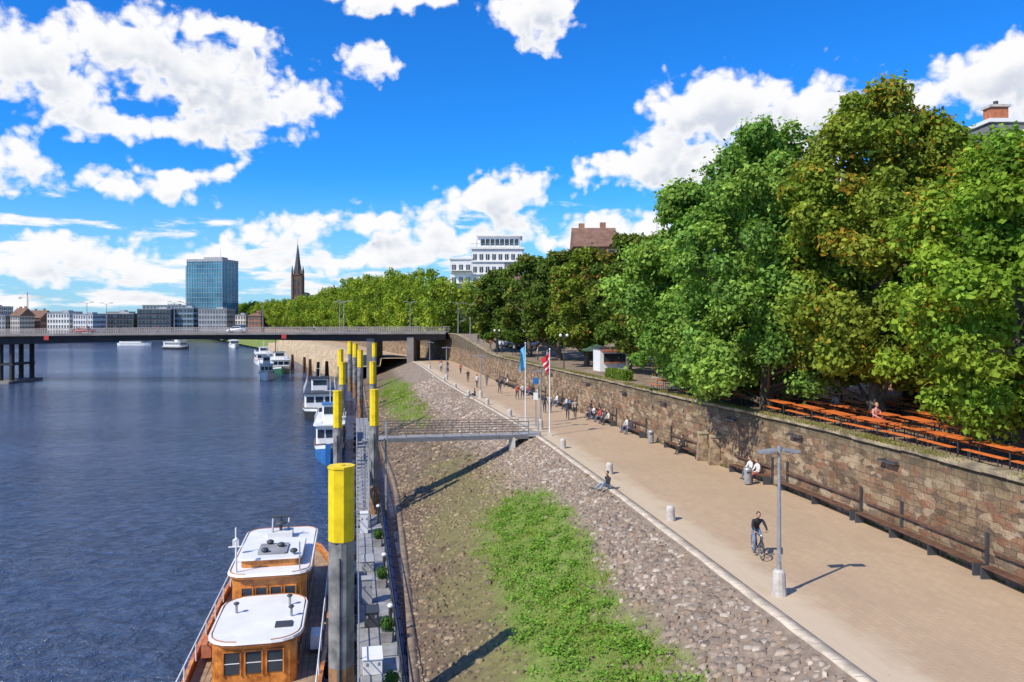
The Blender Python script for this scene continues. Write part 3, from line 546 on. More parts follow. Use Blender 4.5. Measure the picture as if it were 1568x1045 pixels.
# ---------------------------------------------------------------- bridge
MSteel=mat('galvanised_steel',(.36,.37,.38),.5,.4,.15,4); MBr=mat('bridge_concrete',(.22,.20,.18),.85,0,.25,.3); MBrD=mat('bridge_girder',(.035,.033,.035),.7,0,.2,.3); MRail=mat('bridge_railing',(.45,.38,.34),.6,.2,.1,1)
b=B(); xs=np.arange(-190,-11,4.0); zt=lambda x:np.interp(x,[-190,-140,-80,-15],[5.1,5.35,5.9,6.15]); dep=lambda x:1.0+.8*max(0,1-abs(x+108)/38)+.55*max(0,1-abs(x+30)/28)
yN,yF=165,178
for x0,x1 in zip(xs[:-1],xs[1:]):
    za,zb=float(zt(x0)),float(zt(x1)); da,db=dep(x0),dep(x1)
    b.add([(x0,yN,za-.35),(x1,yN,zb-.35),(x1,yF,zb-.35),(x0,yF,za-.35),(x0,yN,za),(x1,yN,zb),(x1,yF,zb),(x0,yF,za)],[(0,3,2,1),(4,5,6,7),(0,1,5,4),(2,3,7,6)],MBr)
    b.add([(x0,yN+1.2,za-.35-da),(x1,yN+1.2,zb-.35-db),(x1,yF-1,zb-.35-db),(x0,yF-1,za-.35-da),(x0,yN+.7,za-.352),(x1,yN+.7,zb-.352),(x1,yF-.7,zb-.352),(x0,yF-.7,za-.352)],[(0,3,2,1),(0,1,5,4),(2,3,7,6)],MBrD)
    for yy in(yN+.15,yF-.15):
        for hz in(.35,.7,1.1): b.beam((x0,yy,za+hz),(x1,yy,zb+hz),.07,.07,MRail)
        for q in range(8):
            x_=x0+q*.5; z_=float(zt(x_)); b.beam((x_,yy,z_),(x_,yy,z_+1.1),.05,.05,MRail)
for px_ in(-109.6,-107.2):
    for y_ in(168,175): b.tube([(px_,y_,-8),(px_,y_,3.9)],[.5,.5],MBrD,12)
b.box((-108.4,171.5,-4.6),(4.2,12,.7),MBr); b.box((-108.4,171.5,-.8),(3.4,8,.4),MBrD)
b.box((-30,171.5,-1),(1.6,11,12),MBr); b.box((-21.5,171.5,2),(1.4,12,6.4),MBr)
for px_ in(-98,-48): b.box((px_,yN-.06,float(zt(px_))-.75),(1.0,.1,.9),MRed)
b.obj('road_bridge')
def lamp_tall(name,loc,h=6.6,two=True):
    b=B(); b.tube([(0,0,0),(0,0,h*.5),(0,0,h)],[.10,.08,.05],MSteel,8); b.tube([(0,0,h-.2),(.9,0,h+.15)],.035,MSteel,6); b.box((1.1,0,h+.17),(.7,.25,.12),MSteel); b.box((1.1,0,h+.1),(.5,.2,.04),MGlass)
    if two: b.tube([(0,0,h-.2),(-.9,0,h+.15)],.035,MSteel,6); b.box((-1.1,0,h+.17),(.7,.25,.12),MSteel)
    return b.obj(name,loc)
L0=None
for i,px_ in enumerate([-20,137,163,270,286,405,520,528,628]):
    x_=bx(px_,168 if i%2 else 176); y_=167 if i%2 else 176
    if L0 is None: L0=lamp_tall('street_lamp',(x_,y_,float(zt(x_))))
    else: inst(L0,'street_lamp',(x_,y_,float(zt(x_))))
for x_,y_ in((-8,150),(-3.5,138),(-11,160)): inst(L0,'street_lamp',(x_,y_,gz(y_)),.6)
MTyre=mat('tyre_rubber',(.02,.02,.02),.8); MAlu=mat('alloy_wheel',(.4,.4,.42),.35,.8)
def car(name,loc,rz,colr):
    paint=mat('car_paint',colr,.25,.2,.03,1); b=B()
    prof=[(-2.1,.35),(-2.15,.75),(-1.9,.95),(-1.3,1.0),(-.75,1.42),(.75,1.45),(1.45,1.05),(2.05,.92),(2.15,.6),(2.1,.32)]
    def ins(z): return .86 if z<1.02 else .66
    n=len(prof); vs=[(-ins(z),y,z) for y,z in prof]+[(ins(z),y,z) for y,z in prof]
    b.add(vs,[tuple(range(n)),tuple(range(n,2*n))[::-1]]+[(i,n+i,n+(i+1)%n,(i+1)%n) for i in range(n)],paint)
    for s_ in(-1,1): b.add([(s_*.855,-1.2,1.02),(s_*.855,1.35,1.06),(s_*.69,.72,1.40),(s_*.69,-.72,1.37)],[(0,1,2,3) if s_>0 else (3,2,1,0)],MGlass)
    b.add([(-.8,1.42,1.09),(.8,1.42,1.09),(.62,.8,1.44),(-.62,.8,1.44)],[(0,1,2,3)],MGlass); b.add([(-.8,-1.33,1.02),(.8,-1.33,1.02),(.62,-.79,1.41),(-.62,-.79,1.41)],[(3,2,1,0)],MGlass)
    for s_ in(-1,1):
        for y_ in(-1.32,1.32): b.tube([(s_*.70,y_,.32),(s_*.90,y_,.32)],.32,MTyre,16); b.tube([(s_*.9,y_,.32),(s_*.915,y_,.32)],.2,MAlu,12)
        b.box((s_*.65,2.1,.72),(.3,.08,.14),MWhite); b.box((s_*.65,-2.13,.78),(.3,.06,.14),MRed)
    return b.obj(name,loc,rz,bevel=.04)
car('parked_car',(-1.2,133,gz(133)),.3,(.7,.7,.72)); car('parked_car.001',(.8,129,gz(129)),.3,(.05,.06,.09)); car('parked_car.002',(3.0,131,gz(131)),.25,(.75,.75,.75)); car('parked_car.003',(-60,171,5.95),1.57,(.6,.6,.62)); car('parked_car.004',(-95,174,5.7),1.57,(.3,.04,.03))
# ---------------------------------------------------------------- piles
MYel=mat('yellow_paint',(.84,.60,.005),.5,0,.18,1.6,.15); MPile=mat('pile_steel',(.19,.19,.19),.75,.1,.35,1.5,.2,(.26,.25,.23)); MPileR=mat('pile_rust',(.28,.15,.07),.85,.1,.35,3)
def pile(name,x,y,rad,ztop=4.33,yl=2.35):
    b=B(); n=16
    pts=[]
    for k in range(n):
        a=2*math.pi*(k+.5)/n; rr=rad*(1.0 if (k//2)%2==0 else .82); pts.append((rr*math.cos(a),rr*math.sin(a)))
    b.prism(pts,-8,-2.1,MPileR); b.prism(pts,-2.1,ztop-yl,MPile)
    b.prism([(rad*1.03*math.cos(a),rad*1.03*math.sin(a)) for a in np.arange(8)*math.pi/4+.39],ztop-yl,ztop,MYel)
    b.prism([(rad*1.1*math.cos(a),rad*1.1*math.sin(a)) for a in np.arange(8)*math.pi/4+.39],ztop-.0,ztop+.07,MYel); b.tube([(0,0,ztop+.07),(0,0,ztop+.1)],rad*.3,MYel,8)
    b.box((0,-rad*.98,-1),(.07,.12,5),MPile)
    return b.obj(name,(x,y,0))
for i,(x,y,rd) in enumerate([(-5.55,25.5,.41),(-11.5,51.7,.29),(-9.25,52.6,.29),(-18.4,85,.33),(-15.3,86,.33),(-21.3,110,.4),(-24.5,112,.4),(-27.6,138,.45),(-31,150,.45),(-24.6,140,.4)]):
    pile('mooring_pile'+('.%03d'%i if i else ''),x,y,rd,4.33+(.3 if i>4 else 0))
# ---------------------------------------------------------------- pontoon
MDeck=mat('pontoon_deck',(.30,.30,.31),.75,.1,.2,1.5,.2); MHullB=mat('pontoon_side',(.05,.06,.08),.6); MBlue=mat('blue_paint',(.03,.15,.40),.45,0,.15,2); MWP=mat('white_paint',(.80,.80,.79),.35,0,.05,1.5); MBlk=mat('black_rubber',(.02,.02,.022),.7); MWood=mat('varnished_wood',(.50,.15,.025),.3,0,.35,2.5,.1,(.58,.22,.045)); MWoodD=mat('dark_wood',(.15,.075,.04),.6,0,.3,2)
TH=math.atan(.2)
b=B()
b.box((0,31,-4.35),(1.56,90,.7),MHullB); b.box((0,31,-3.97),(1.62,90,.06),MDeck)
for q in np.arange(-13,76,3.0): b.box((0,q,-3.935),(1.6,.06,.012),MHullB)
for sx in(-.74,.74):
    for q in np.arange(-13,76,1.5):
        b.tube([(sx,q,-3.95),(sx,q,-2.95)],.028,MSteel if sx<0 else MDark,6)
    for hz in(-3.45,-2.95): b.tube([(sx,-13,hz),(sx,76,hz)],.026,MSteel if sx<0 else MDark,6)
for q in np.arange(-12,76,4): b.tube([(-.9,q-.0,-4.25),(-.9,q+.9,-4.25)],.18,MBlk,8)
b.obj('floating_pontoon',(-4.78,28.4,0),TH)
def ploc(s_,o):
    return (-4.78-math.sin(TH)*s_+math.cos(TH)*o, 28.4+math.cos(TH)*s_+math.sin(TH)*o)
def planter(name,s_,o,k):
    x,y=ploc(s_,o); e=bpy.data.objects.new(name,None); S.collection.objects.link(e); e.location=(x,y,-3.94)
    b=B(); b.prism([(-.22,-.22),(.22,-.22),(.22,.22),(-.22,.22)],0,.42,MGreyC,-.15); b.obj(name+'_pot',parent=e,bevel=.02)
    r=RS(k); n=700; D=r.normal(size=(n,3)); D/=np.linalg.norm(D,axis=1,keepdims=True); P=D*r.uniform(.15,.36,(n,1))+[0,0,.68]; V,F=leafquads(P,D,r.uniform(.07,.13,n),r.uniform(.04,.07,n),r)
    f=npmesh(name+'_leaves',V,F,[MGrass],col=np.repeat(np.array([.07,.15,.03])*r.uniform(.5,1.4,(n,1)),4,0)); f.parent=e
for i,(s_,o) in enumerate([(-1.5,.35),(3.5,.4),(10,.4),(17,.4),(26,.4)]): planter('potted_shrub'+('.%03d'%i if i else ''),s_,o,70+i)
def crate(name,s_,o,d,mt):
    x,y=ploc(s_,o); b=B(); b.box((0,0,d[2]/2),d,mt); b.box((0,0,d[2]+.03),(d[0]+.06,d[1]+.06,.06),mt)
    for q in(-1,1): b.box((q*d[0]*.3,-d[1]/2-.01,d[2]*.75),(.08,.03,.12),MSteel); b.box((q*d[0]*.4,0,.0),(.08,d[1]*.9,.06),MBlk)
    b.obj(name,(x,y,-3.93),TH,bevel=.015)
crate('storage_box',1.0,-.25,(.7,1.1,.55),MWP); crate('storage_box.001',5.4,-.2,(.6,.9,.6),MDark); crate('storage_box.002',-2.6,-.2,(.7,.8,.5),MWP); crate('electric_cabinet',8,-.35,(.45,.5,1.1),MGreyB); crate('storage_box.003',13,-.25,(.6,1.2,.5),MGreyB); crate('electric_cabinet.001',20,-.35,(.45,.5,1.2),MWP)
for i,s_ in enumerate((4.3,11.5,22,34,46)):
    b=B(); b.tube([(0,0,0),(0,0,1.05)],[.09,.07],MDark,10); b.ball((0,0,1.12),(.13,.13,.1),MWP); x,y=ploc(s_,.55); b.obj('pontoon_bollard_light'+('.%03d'%i if i else ''),(x,y,-3.94))
b=B()
for q in np.arange(-4,26,1.9): b.tube([(1.02,q,-4.62),(1.02,q+1.6,-4.62)],.16,MBlue,10)
b.tube([(1.02,-6,-4.45),(1.02,28,-4.45)],.025,MSteel,6)
b.obj('blue_float_line',(-4.78,28.4,0),TH)
b=B(); A=Vector((.9,61.5,.06)); C=Vector((-9.1,55.2,.75)); d=(C-A); L=d.length; u=d.normalized(); sdv=u.cross(Vector((0,0,1))).normalized(); 
b.beam(A,C,1.5,.10,MDeck)
MGR=mat('gangway_steel',(.24,.22,.20),.6,.3,.2,3)
for s_ in(-.75,.75):
    o=sdv*s_; b.beam(A+o+Vector((0,0,-.1)),C+o+Vector((0,0,-.1)),.12,.26,MSteel)
    for hz in(.35,.72,1.08): b.beam(A+o+Vector((0,0,hz)),C+o+Vector((0,0,hz)),.05,.05,MGR)
    k=0
    while k<=L+.01:
        p=A+u*k+o; b.beam(p,p+Vector((0,0,1.1)),.06,.06,MGR); k+=L/8
P0_=C; b.box((P0_.x-.55,P0_.y-.2,P0_.z-.02),(1.5,2.0,.1),MDeck)
for ddx,ddy in((-1.1,-1.0),(-1.1,.7),(.1,.7)): b.beam((P0_.x+ddx,P0_.y+ddy,-6),(P0_.x+ddx,P0_.y+ddy,1.8),.13,.13,MSteel)
dirp=Vector((.2,-1,0)).normalized(); st=Vector((P0_.x-1.3,P0_.y-.8,.7)); en=st+dirp*5.5+Vector((0,0,-4.6))
for s_ in(-.38,.38):
    o=Vector((s_,0,0)); b.beam(st+o,en+o,.06,.25,MSteel); b.beam(st+o+Vector((0,0,1)),en+o+Vector((0,0,1)),.04,.04,MSteel)
    for k in range(6): p=st.lerp(en,k/5)+o; b.beam(p,p+Vector((0,0,1)),.04,.04,MSteel)
for k in range(22): p=st.lerp(en,(k+.5)/22); b.box(p,(.74,.26,.04),MDeck)
b.box((1.3,61.9,.05),(1.8,2.2,.12),MDeck); b.box((.0,61.0,-1.2),(.5,2.0,2.4),MConc)
for (x_,y_) in((.5,60.7),(2.1,60.9),(2.1,62.9),(.5,62.9),(1.3,62.9)): b.beam((x_,y_,.1),(x_,y_,1.2),.06,.06,MSteel)
for hz in(.6,1.18): b.beam((.5,62.9,hz),(2.1,62.9,hz),.05,.05,MSteel); b.beam((.5,60.7,hz),(2.1,60.9,hz),.05,.05,MSteel)
b.obj('gangway_bridge')
# ---------------------------------------------------------------- boats
def hull(b,stns,zk,mt,mdeck,band=None,zd=-.35,bz=.25):
    R=[];
    for y,w_,zg in stns: R.append([(-w_,y,zg),(-w_*.97,y,zg-bz),(-w_*.9,y,(zg+zk)/2),(-w_*.6,y,zk),(w_*.6,y,zk),(w_*.9,y,(zg+zk)/2),(w_*.97,y,zg-bz),(w_,y,zg)])
    for i in range(len(R)-1):
        for k in range(7):
            m_=band if (band and k in(0,6)) else mt
            b.add([R[i][k],R[i+1][k],R[i+1][k+1],R[i][k+1]],[(0,1,2,3)],m_,True)
    b.add(R[0],[tuple(range(8))],mt); b.add(R[-1],[tuple(range(8))[::-1]],mt)
    for i in range(len(stns)-1):
        (y0,w0,z0),(y1,w1,z1)=stns[i],stns[i+1]; b.add([(-w0*.97,y0,z0+zd),(w0*.97,y0,z0+zd),(w1*.97,y1,z1+zd),(-w1*.97,y1,z1+zd)],[(0,1,2,3)],mdeck)
        for s_ in(-1,1): b.beam((s_*w0,y0,z0),(s_*w1,y1,z1),.14,.09,MWood if mt is MHullB else MWoodD)
def rr(w_,y0,y1,c):
    p=[]
    for (cx,cy,a0) in((w_-c,y0+c,-90),(w_-c,y1-c,0),(-w_+c,y1-c,90),(-w_+c,y0+c,180)):
        for k in range(5): a=math.radians(a0+k*22.5); p.append((cx+c*math.cos(a),cy+c*math.sin(a)))
    return p
MHW=mat('hull_wood',(.42,.15,.04),.4,0,.25,1.5); MRoofW=mat('boat_roof_white',(.74,.74,.72),.45,0,.08,.8,.1,bs=4); MHullG=mat('weathered_deck',(.34,.24,.15),.7,0,.25,3)
b=B()
stn=[(-13,.15,-2.6),(-12,1.0,-2.8),(-10,1.75,-3.0),(-7,2.2,-3.15),(-2,2.35,-3.2),(5,2.35,-3.2),(9,2.15,-3.15),(11,1.6,-3.05),(12,.7,-2.95)]
hull(b,stn,-6,MHullB,MHullG,MHW,bz=.75)
for k in range(-9,10):
    b.box((k*.22,1,-3.535),(.02,20,.012),MWoodD)
def cabin(y0,y1,hw,z0,z1,nw,roofz,over=.25,c=.5,nf=3):
    b.prism(rr(hw,y0,y1,.35),z0,z1,MWood)
    zm=(z0+z1)/2+.16; hh=(z1-z0)*.5
    for s_ in(-1,1):
        for k in range(nw):
            yc=y0+.5+(k+.5)*(y1-y0-1)/nw; ww=(y1-y0-1)/nw*.72
            b.box((s_*(hw+.0),yc,zm),(.06,ww,hh),MGlass); b.box((s_*(hw+.02),yc,zm+hh/2+.03),(.07,ww+.1,.06),MWood); b.box((s_*(hw+.02),yc,zm-hh/2-.03),(.07,ww+.1,.06),MWood)
    for k in range(nf):
        xc=(k-(nf-1)/2)*(hw*2-.7)/nf; b.box((xc,y0-.0,zm),((hw*2-.7)/nf*.72,.06,hh),MGlass)
        for q in(-1,1): b.box((xc+q*(hw*2-.7)/nf*.40,y0-.02,zm),(.05,.08,hh+.1),MWood)
        b.box((xc,y0-.03,zm+hh/2+.03),((hw*2-.7)/nf*.8,.05,.05),MWood); b.box((xc,y0-.035,zm),((hw*2-.7)/nf*.7,.02,.03),MWP)
    b.prism(rr(hw+over,y0-over,y1+over*.3,c+.2),z1+.002,z1+.09,MHW); b.prism(rr(hw+over+.03,y0-over-.03,y1+over*.3,c+.22),z1+.092,roofz,MRoofW,.015)
    b.tube([(p[0],p[1],roofz+.01) for p in rr(hw+over-.08,y0-over+.08,y1,c+.15)],.022,MHW,6)
cabin(-4.2,.3,1.42,-3.6,-2.1,4,-1.93,.18,c=.8)
cabin(.65,7.6,1.47,-3.6,-1.32,5,-1.14,.18,nf=4)
b.prism(rr(1.2,1.4,4.3,.2),-1.13,-.83,MWood,.0); b.prism(rr(1.28,1.3,4.4,.25),-.828,-.76,MRoofW,.02); b.prism(rr(.6,1.8,3.3,.1),-.758,-.69,MDeck)
zz=.14
b.box((0,5.9,-1.12+zz),(1.1,.9,.3),MRoofW); b.tube([(0,5.9,-1+zz),(0,5.9,-.35+zz)],.07,MDark,8); b.ball((0,5.9,-.6+zz),(.28,.28,.1),MDark); b.tube([(-.4,5.9,-.3+zz),(.4,5.9,-.3+zz)],.06,MDark,8); b.tube([(.35,5.9,-1+zz),(.35,6.3,-.5+zz)],.05,MSteel,6); b.tube([(-.35,5.6,-1+zz),(-.35,5.9,-.4+zz)],.05,MSteel,6)
b.tube([(-1.3,.9,-1.15),(-1.3,.9,.15)],[.05,.03],MRoofW,8); b.tube([(-1.6,.9,-.1),(-1.0,.9,-.1)],.03,MRoofW,6); b.ball((-1.3,.9,.2),.08,MWP)
b.tube([(-1.5,2.2,-1.15),(-1.5,2.2,.35)],.035,MRoofW,8); b.box((-1.5,2.2,-.3),(.25,.15,.3),MRoofW)
for x_,y_ in((-.3,2.0),(.3,2.7),(-.2,3.2),(.9,1.7)): b.ball((x_,y_,-.60),(.16,.16,.1),MDark); b.tube([(x_,y_,-.78),(x_,y_,-.55)],.05,MSteel,6)
for x_,y_ in((.95,-1.0),(-.95,-1.5),(1.1,-2.2)): b.tube([(x_,y_,-1.95),(x_,y_,-1.6)],.05,MSteel,8); b.ball((x_,y_,-1.57),(.11,.11,.06),MDark)
b.tube([(1.2,.8,-1.3),(1.2,.8,.0)],.03,MSteel,6); b.box((.9,-3.0,-1.9),(.6,.5,.06),MDark)
for s_ in(-1,1):
    for k in range(9):
        y_=-8.5+k*2.0; hw_=2.2; b.tube([(s_*hw_,y_,-3.2),(s_*hw_,y_,-2.5)],.025,MWP,6)
    b.tube([(s_*2.2,-8.5,-2.5),(s_*2.2,7.5,-2.5)],.025,MWP,6)
    for k in range(5): b.ball((s_*2.45,-6+k*3,-3.75),(.14,.14,.3),MBlk)
    b.box((s_*1.95,-1.5,-3.1),(.35,.9,.5),MOr if s_<0 else MWP)
b.box((0,-7.5,-3.4),(1.6,1.6,.35),MWood); b.box((0,-7.5,-3.2),(1.4,1.4,.06),MRoofW)
b.obj('wooden_passenger_boat',(-9.75,31.2,0),TH,bevel=.012)
def ferry(name,loc,rz,L,hw,stripe,decks,dark_top=False):
    b=B(); g=-3.4; st=[(-L/2,.25,g+.6),(-L/2+L*.06,hw*.5,g+.45),(-L/2+L*.15,hw*.85,g+.2),(-L/2+L*.3,hw,g),(L/2-L*.12,hw,g),(L/2-1,hw*.85,g+.05),(L/2,hw*.6,g+.1)]
    hull(b,st,-6,stripe,MDeck,MWP,-.3,.45)
    z=g-.3; y0=-L/2+L*.22; y1=L/2-L*.08
    for k in range(decks):
        zz=z+2.2; w_=hw*(.86-.06*k); yy0=y0+k*L*.1; yy1=y1-k*L*.12
        b.prism(rr(w_,yy0,yy1,.4),z,zz,MWP)
        nw=int((yy1-yy0)/1.3)
        for s_ in(-1,1):
            for q in range(nw): b.box((s_*w_,yy0+.8+q*1.25,z+1.35),(.06,.95,.75),MGlass)
        for q in range(3): b.box(((q-1)*w_*.62,yy0,z+1.4),(w_*.5,.06,.8),MGlass)
        b.prism(rr(w_+.25,yy0-.4,yy1+.3,.5),zz+.002,zz+.12,MDark if(dark_top and k==decks-1) else MWP)
        z=zz+.12
        for s_ in(-1,1):
            b.tube([(s_*(w_+.1),yy0,z+.8),(s_*(w_+.1),yy1,z+.8)],.03,MWP,6)
            for q in range(int((yy1-yy0)/1.5)): b.tube([(s_*(w_+.1),yy0+q*1.5,z),(s_*(w_+.1),yy0+q*1.5,z+.8)],.02,MWP,5)
    b.prism(rr(hw*.5,y0+L*.16,y0+L*.28,.2),z,z+1.7,MWP); b.box((0,y0+L*.16,z+1.1),(hw*.8,.08,.7),MGlass); b.prism(rr(hw*.56,y0+L*.15,y0+L*.29,.2),z+1.702,z+1.8,stripe)
    b.tube([(0,y0+L*.25,z+1.8),(0,y0+L*.25,z+4.2)],[.06,.03],MWP,6); b.tube([(-.6,y0+L*.25,z+3),(.6,y0+L*.25,z+3)],.03,MWP,5); b.tube([(0,y1-L*.3,z),(0,y1-L*.3,z+1.2)],.25,stripe,10)
    return b.obj(name,loc,rz)
ferry('blue_ferry_boat',(-19.0,82,0),TH,15,1.5,MBlue,1); ferry('white_excursion_ship',(-28.9,118,0),.23,28,2.4,MBlk,1,True)
MGreenH=mat('green_hull',(.03,.12,.07),.45); ferry('green_river_ship',(-61,205,0),.36,24,2.6,MGreenH,1); ferry('white_motor_ship',(-75.5,238,0),.36,20,2.6,MWP,1); ferry('white_barge',(-57,182,0),.3,14,1.6,MWP,1); ferry('white_yacht',(-132,372,0),.4,16,2.2,MWP,1); ferry('motor_yacht',(-190,395,0),1.4,18,2.4,MWP,1); ferry('small_cruiser',(-150,350,0),1.2,14,2.0,MBlk,1)
b=B()
for y_ in(-8,6): b.tube([(0,y_,-5.5),(0,y_,6.5)],[.12,.06],MWoodD,6); b.tube([(0,y_,-2),(0,y_+5,-1.6)],.07,MWoodD,6)
b.obj('sailing_mast_pair',(-67,222,0),.3)
b=B()
for x_,y_ in((0,0),(1.2,3),(-5,12),(-9,22),(-16,36)):
    for q in range(3): b.tube([(x_+.5*math.cos(q*2.1),y_+.5*math.sin(q*2.1),-7),(x_+.15*math.cos(q*2.1),y_+.15*math.sin(q*2.1),-.8)],.22,MWoodD,8)
b.obj('wooden_dolphin_piles',(-44,178,0))
# ---------------------------------------------------------------- promenade furniture
def prom_lamp(name,x,y,rz=0):
    b=B(); b.prism([(.24*math.cos(a),.24*math.sin(a)) for a in np.arange(12)*math.pi/6],0,.78,MConc,.18); b.prism([(.19*math.cos(a),.19*math.sin(a)) for a in np.arange(12)*math.pi/6],.78,.86,MConc,.3)
    b.tube([(0,0,.8),(0,0,3),(0,0,4.85)],[.075,.06,.045],MSteel,12); b.tube([(0,0,4.7),(0,0,4.95)],.07,MSteel,10)
    for s_ in(-1,1):
        b.tube([(0,0,4.8),(s_*.3,0,4.82)],.03,MSteel,8)
        b.add([(s_*.14,-.15,4.80),(s_*.68,-.15,4.72),(s_*.68,.15,4.72),(s_*.14,.15,4.80),(s_*.14,-.15,4.87),(s_*.68,-.15,4.80),(s_*.68,.15,4.80),(s_*.14,.15,4.87)],[(0,1,2,3),(7,6,5,4),(0,4,5,1),(1,5,6,2),(2,6,7,3),(3,7,4,0)],MSteel)
        b.box((s_*.42,0,4.735),(.36,.2,.03),MWP)
    b.box((.0,-.07,1.25),(.09,.03,.3),MSteel)
    return b.obj(name,(x,y,.0),rz)
for i,(x,y) in enumerate([(8.86,26.0),(2.35,64.5),(-3.6,90),(-9.7,116),(-14.8,141)]): prom_lamp('promenade_lamp'+('.%03d'%i if i else ''),x,y,.12)
def bollard(name,x,y):
    b=B(); n=16; pr=[(0,.215),(.05,.225),(.5,.19),(.6,.185),(.66,.15),(.68,.0)]
    pts=[(0,0,z) for z,_ in pr]; b.tube(pts,[max(q,.01) for _,q in pr],MConc,n); return b.obj(name,(x,y,0))
bl=[(7.2,35.6),(5.75,46.2),(3.6,55.3),(-.2,73),(-2.6,83),(-5.1,92),(-7.4,102),(-9.8,113)]
for i,(x,y) in enumerate(bl): bollard('concrete_bollard'+('.%03d'%i if i else ''),x,y)
MBench=mat('bench_wood',(.13,.065,.04),.6,0,.3,3,.2)
def wbench(name,y0,y1):
    b=B(); n=max(2,int((y1-y0)/2.1)+1)
    for a in range(n-1):
        ya=y0+(y1-y0)*a/(n-1); yb=y0+(y1-y0)*(a+1)/(n-1); xa,xb=float(W(ya)),float(W(yb))
        for off in(.18,.32,.46): b.beam((xa-off-.04,ya,.46),(xb-off-.04,yb-.02,.46),.12,.06,MBench)
        b.beam((xa-.10,ya,.95),(xb-.10,yb,.95),.04,.10,MBench)
    for a in range(n):
        ya=y0+(y1-y0)*a/(n-1)*.999; xa=float(W(ya)); b.box((xa-.34,ya,.215),(.42,.09,.43),MDark)
        if a%2==0: b.box((xa-.04,ya,.78),(.09,.11,1.5),MDark)
    return b.obj(name)
for i,(a,c) in enumerate([(12,19.4),(19.8,27.6),(28,35.2),(35.6,41.8),(43.2,46.8),(51,55.6),(60,64),(66.5,73),(77,84),(88,96),(102,112)]): wbench('wall_bench'+('.%03d'%i if i else ''),a,c)
for i,y in enumerate([25.7,33.6,41,47.6,57,64.8,74,86,100]):
    b=B(); x=float(W(y)); sl=float((W(y+1)-W(y-1))/2); rz=-math.atan(sl); b.box((-.12,0,0),(.22,1.15,.07),MDark); b.box((-.12,0,-.045),(.14,1.0,.02),MWP)
    for s_ in(-.4,.4): b.box((.02,s_,0),(.2,.06,.12),MDark)
    b.obj('wall_light'+('.%03d'%i if i else ''),(x,y,3.05),rz)
MWo=mat('weathered_sandstone',(.26,.18,.11),.9,0,.35,2.2,.6,(.34,.25,.155),bs=6)
for i,y in enumerate([49.1,50.6]):
    b=B()
    for q in range(5): b.box((-.28,0,.17+q*.34),(.72-.04*q,.52-.03*q,.335),MWo)
    b.box((-.24,0,1.78),(.66,.5,.14),MCop); b.obj('stone_buttress'+('.%03d'%i if i else ''),(float(W(y)),y,0),bevel=.02)
for i,(x,y) in enumerate([(13.0,43.2),(7.3,71.5),(10.2,57.5)]):
    b=B(); b.tube([(0,0,.08),(0,0,.85)],[.2,.22],MSteel,14); b.tube([(0,0,.85),(0,0,.95)],[.24,.2],MSteel,14); b.tube([(0,0,0),(0,0,.1)],.08,MDark,8); b.box((0,-.2,.72),(.22,.06,.1),MDark); b.obj('litter_bin'+('.%03d'%i if i else ''),(x,y,0))
def flag(name,x,y,h,cols,seed,fw=.95,fh=2.0):
    b=B(); b.tube([(0,0,-.02),(0,0,h*.5),(0,0,h)],[.06,.05,.03],MWP,10); b.ball((0,0,h+.05),.07,MWP); b.box((0,0,.1),(.3,.3,.2),MConc)
    nu,nv=10,18
    for v in range(nv):
        for u in range(nu):
            def pt(u,v):
                U=u/nu;Vv=v/nv; s_=.10*math.sin(U*7+Vv*4+seed)*U; droop=.55*U; return (-(U*fw*.45*(1-.35*Vv)+.05+s_),.22*math.sin(U*6+Vv*2+seed)*U,h-.15-Vv*fh-droop*(1+.2*math.sin(Vv*5)))
            band=cols[min(len(cols)-1,int(v/nv*len(cols)))]
            b.add([pt(u,v),pt(u+1,v),pt(u+1,v+1),pt(u,v+1)],[(0,1,2,3)],band,True)
    return b.obj(name,(x,y,0))
MFr=mat('flag_red',(.60,.02,.03),.8); MFb=mat('flag_blue',(.12,.48,.74),.8)
flag('red_white_flag',2.95,61.3,6.7,[MFr,MFr,MWP,MFr,MFr,MWP,MFr,MFr],1,1.1,1.5); flag('light_blue_flag',1.15,67,7.0,[MFb],4,1.1,1.9)
b=B(); b.tube([(0,0,0),(0,0,4.2)],[.05,.04],MSteel,8); b.box((0,-.05,3.9),(.5,.04,.5),MBlue); b.box((0,-.05,2.6),(.4,.04,.6),MWP); b.obj('sign_post',(2.0,66,0))
MTab=mat('orange_bench_wood',(.68,.17,.035),.5,0,.2,2.5,.1)
b=B()
b.box((0,0,.76),(.7,2.2,.04),MTab)
for sx in(-.65,.65): b.box((sx,0,.46),(.28,2.2,.035),MTab)
for sy in(-.8,.8):
    for sx in(-.25,.25): b.beam((sx,sy,0),(sx,sy,.74),.04,.04,MDark)
    for sx in(-.65,.65): b.beam((sx-.08,sy,0),(sx-.08,sy,.44),.03,.03,MDark); b.beam((sx+.08,sy,0),(sx+.08,sy,.44),.03,.03,MDark)
T0=None; r=RS(77)
for q in np.arange(22,62,2.6):
    for cidx in range(5):
        x=float(W(q))+1.7+cidx*2.15+r.uniform(-.12,.12); yq=q+r.uniform(-.15,.15)
        if min(math.hypot(x-tx,yq-ty) for tx,ty in((20.2,31.2),(20.0,43.2),(15.8,48.5),(13.5,57.5)))<1.4: continue
        rz=math.atan(.14)+r.uniform(-.07,.07)
        if T0 is None: T0=b.obj('beer_garden_table',(x,yq,gz(q)+.03),rz)
        else: inst(T0,'beer_garden_table',(x,yq,gz(q)+.03),rz)
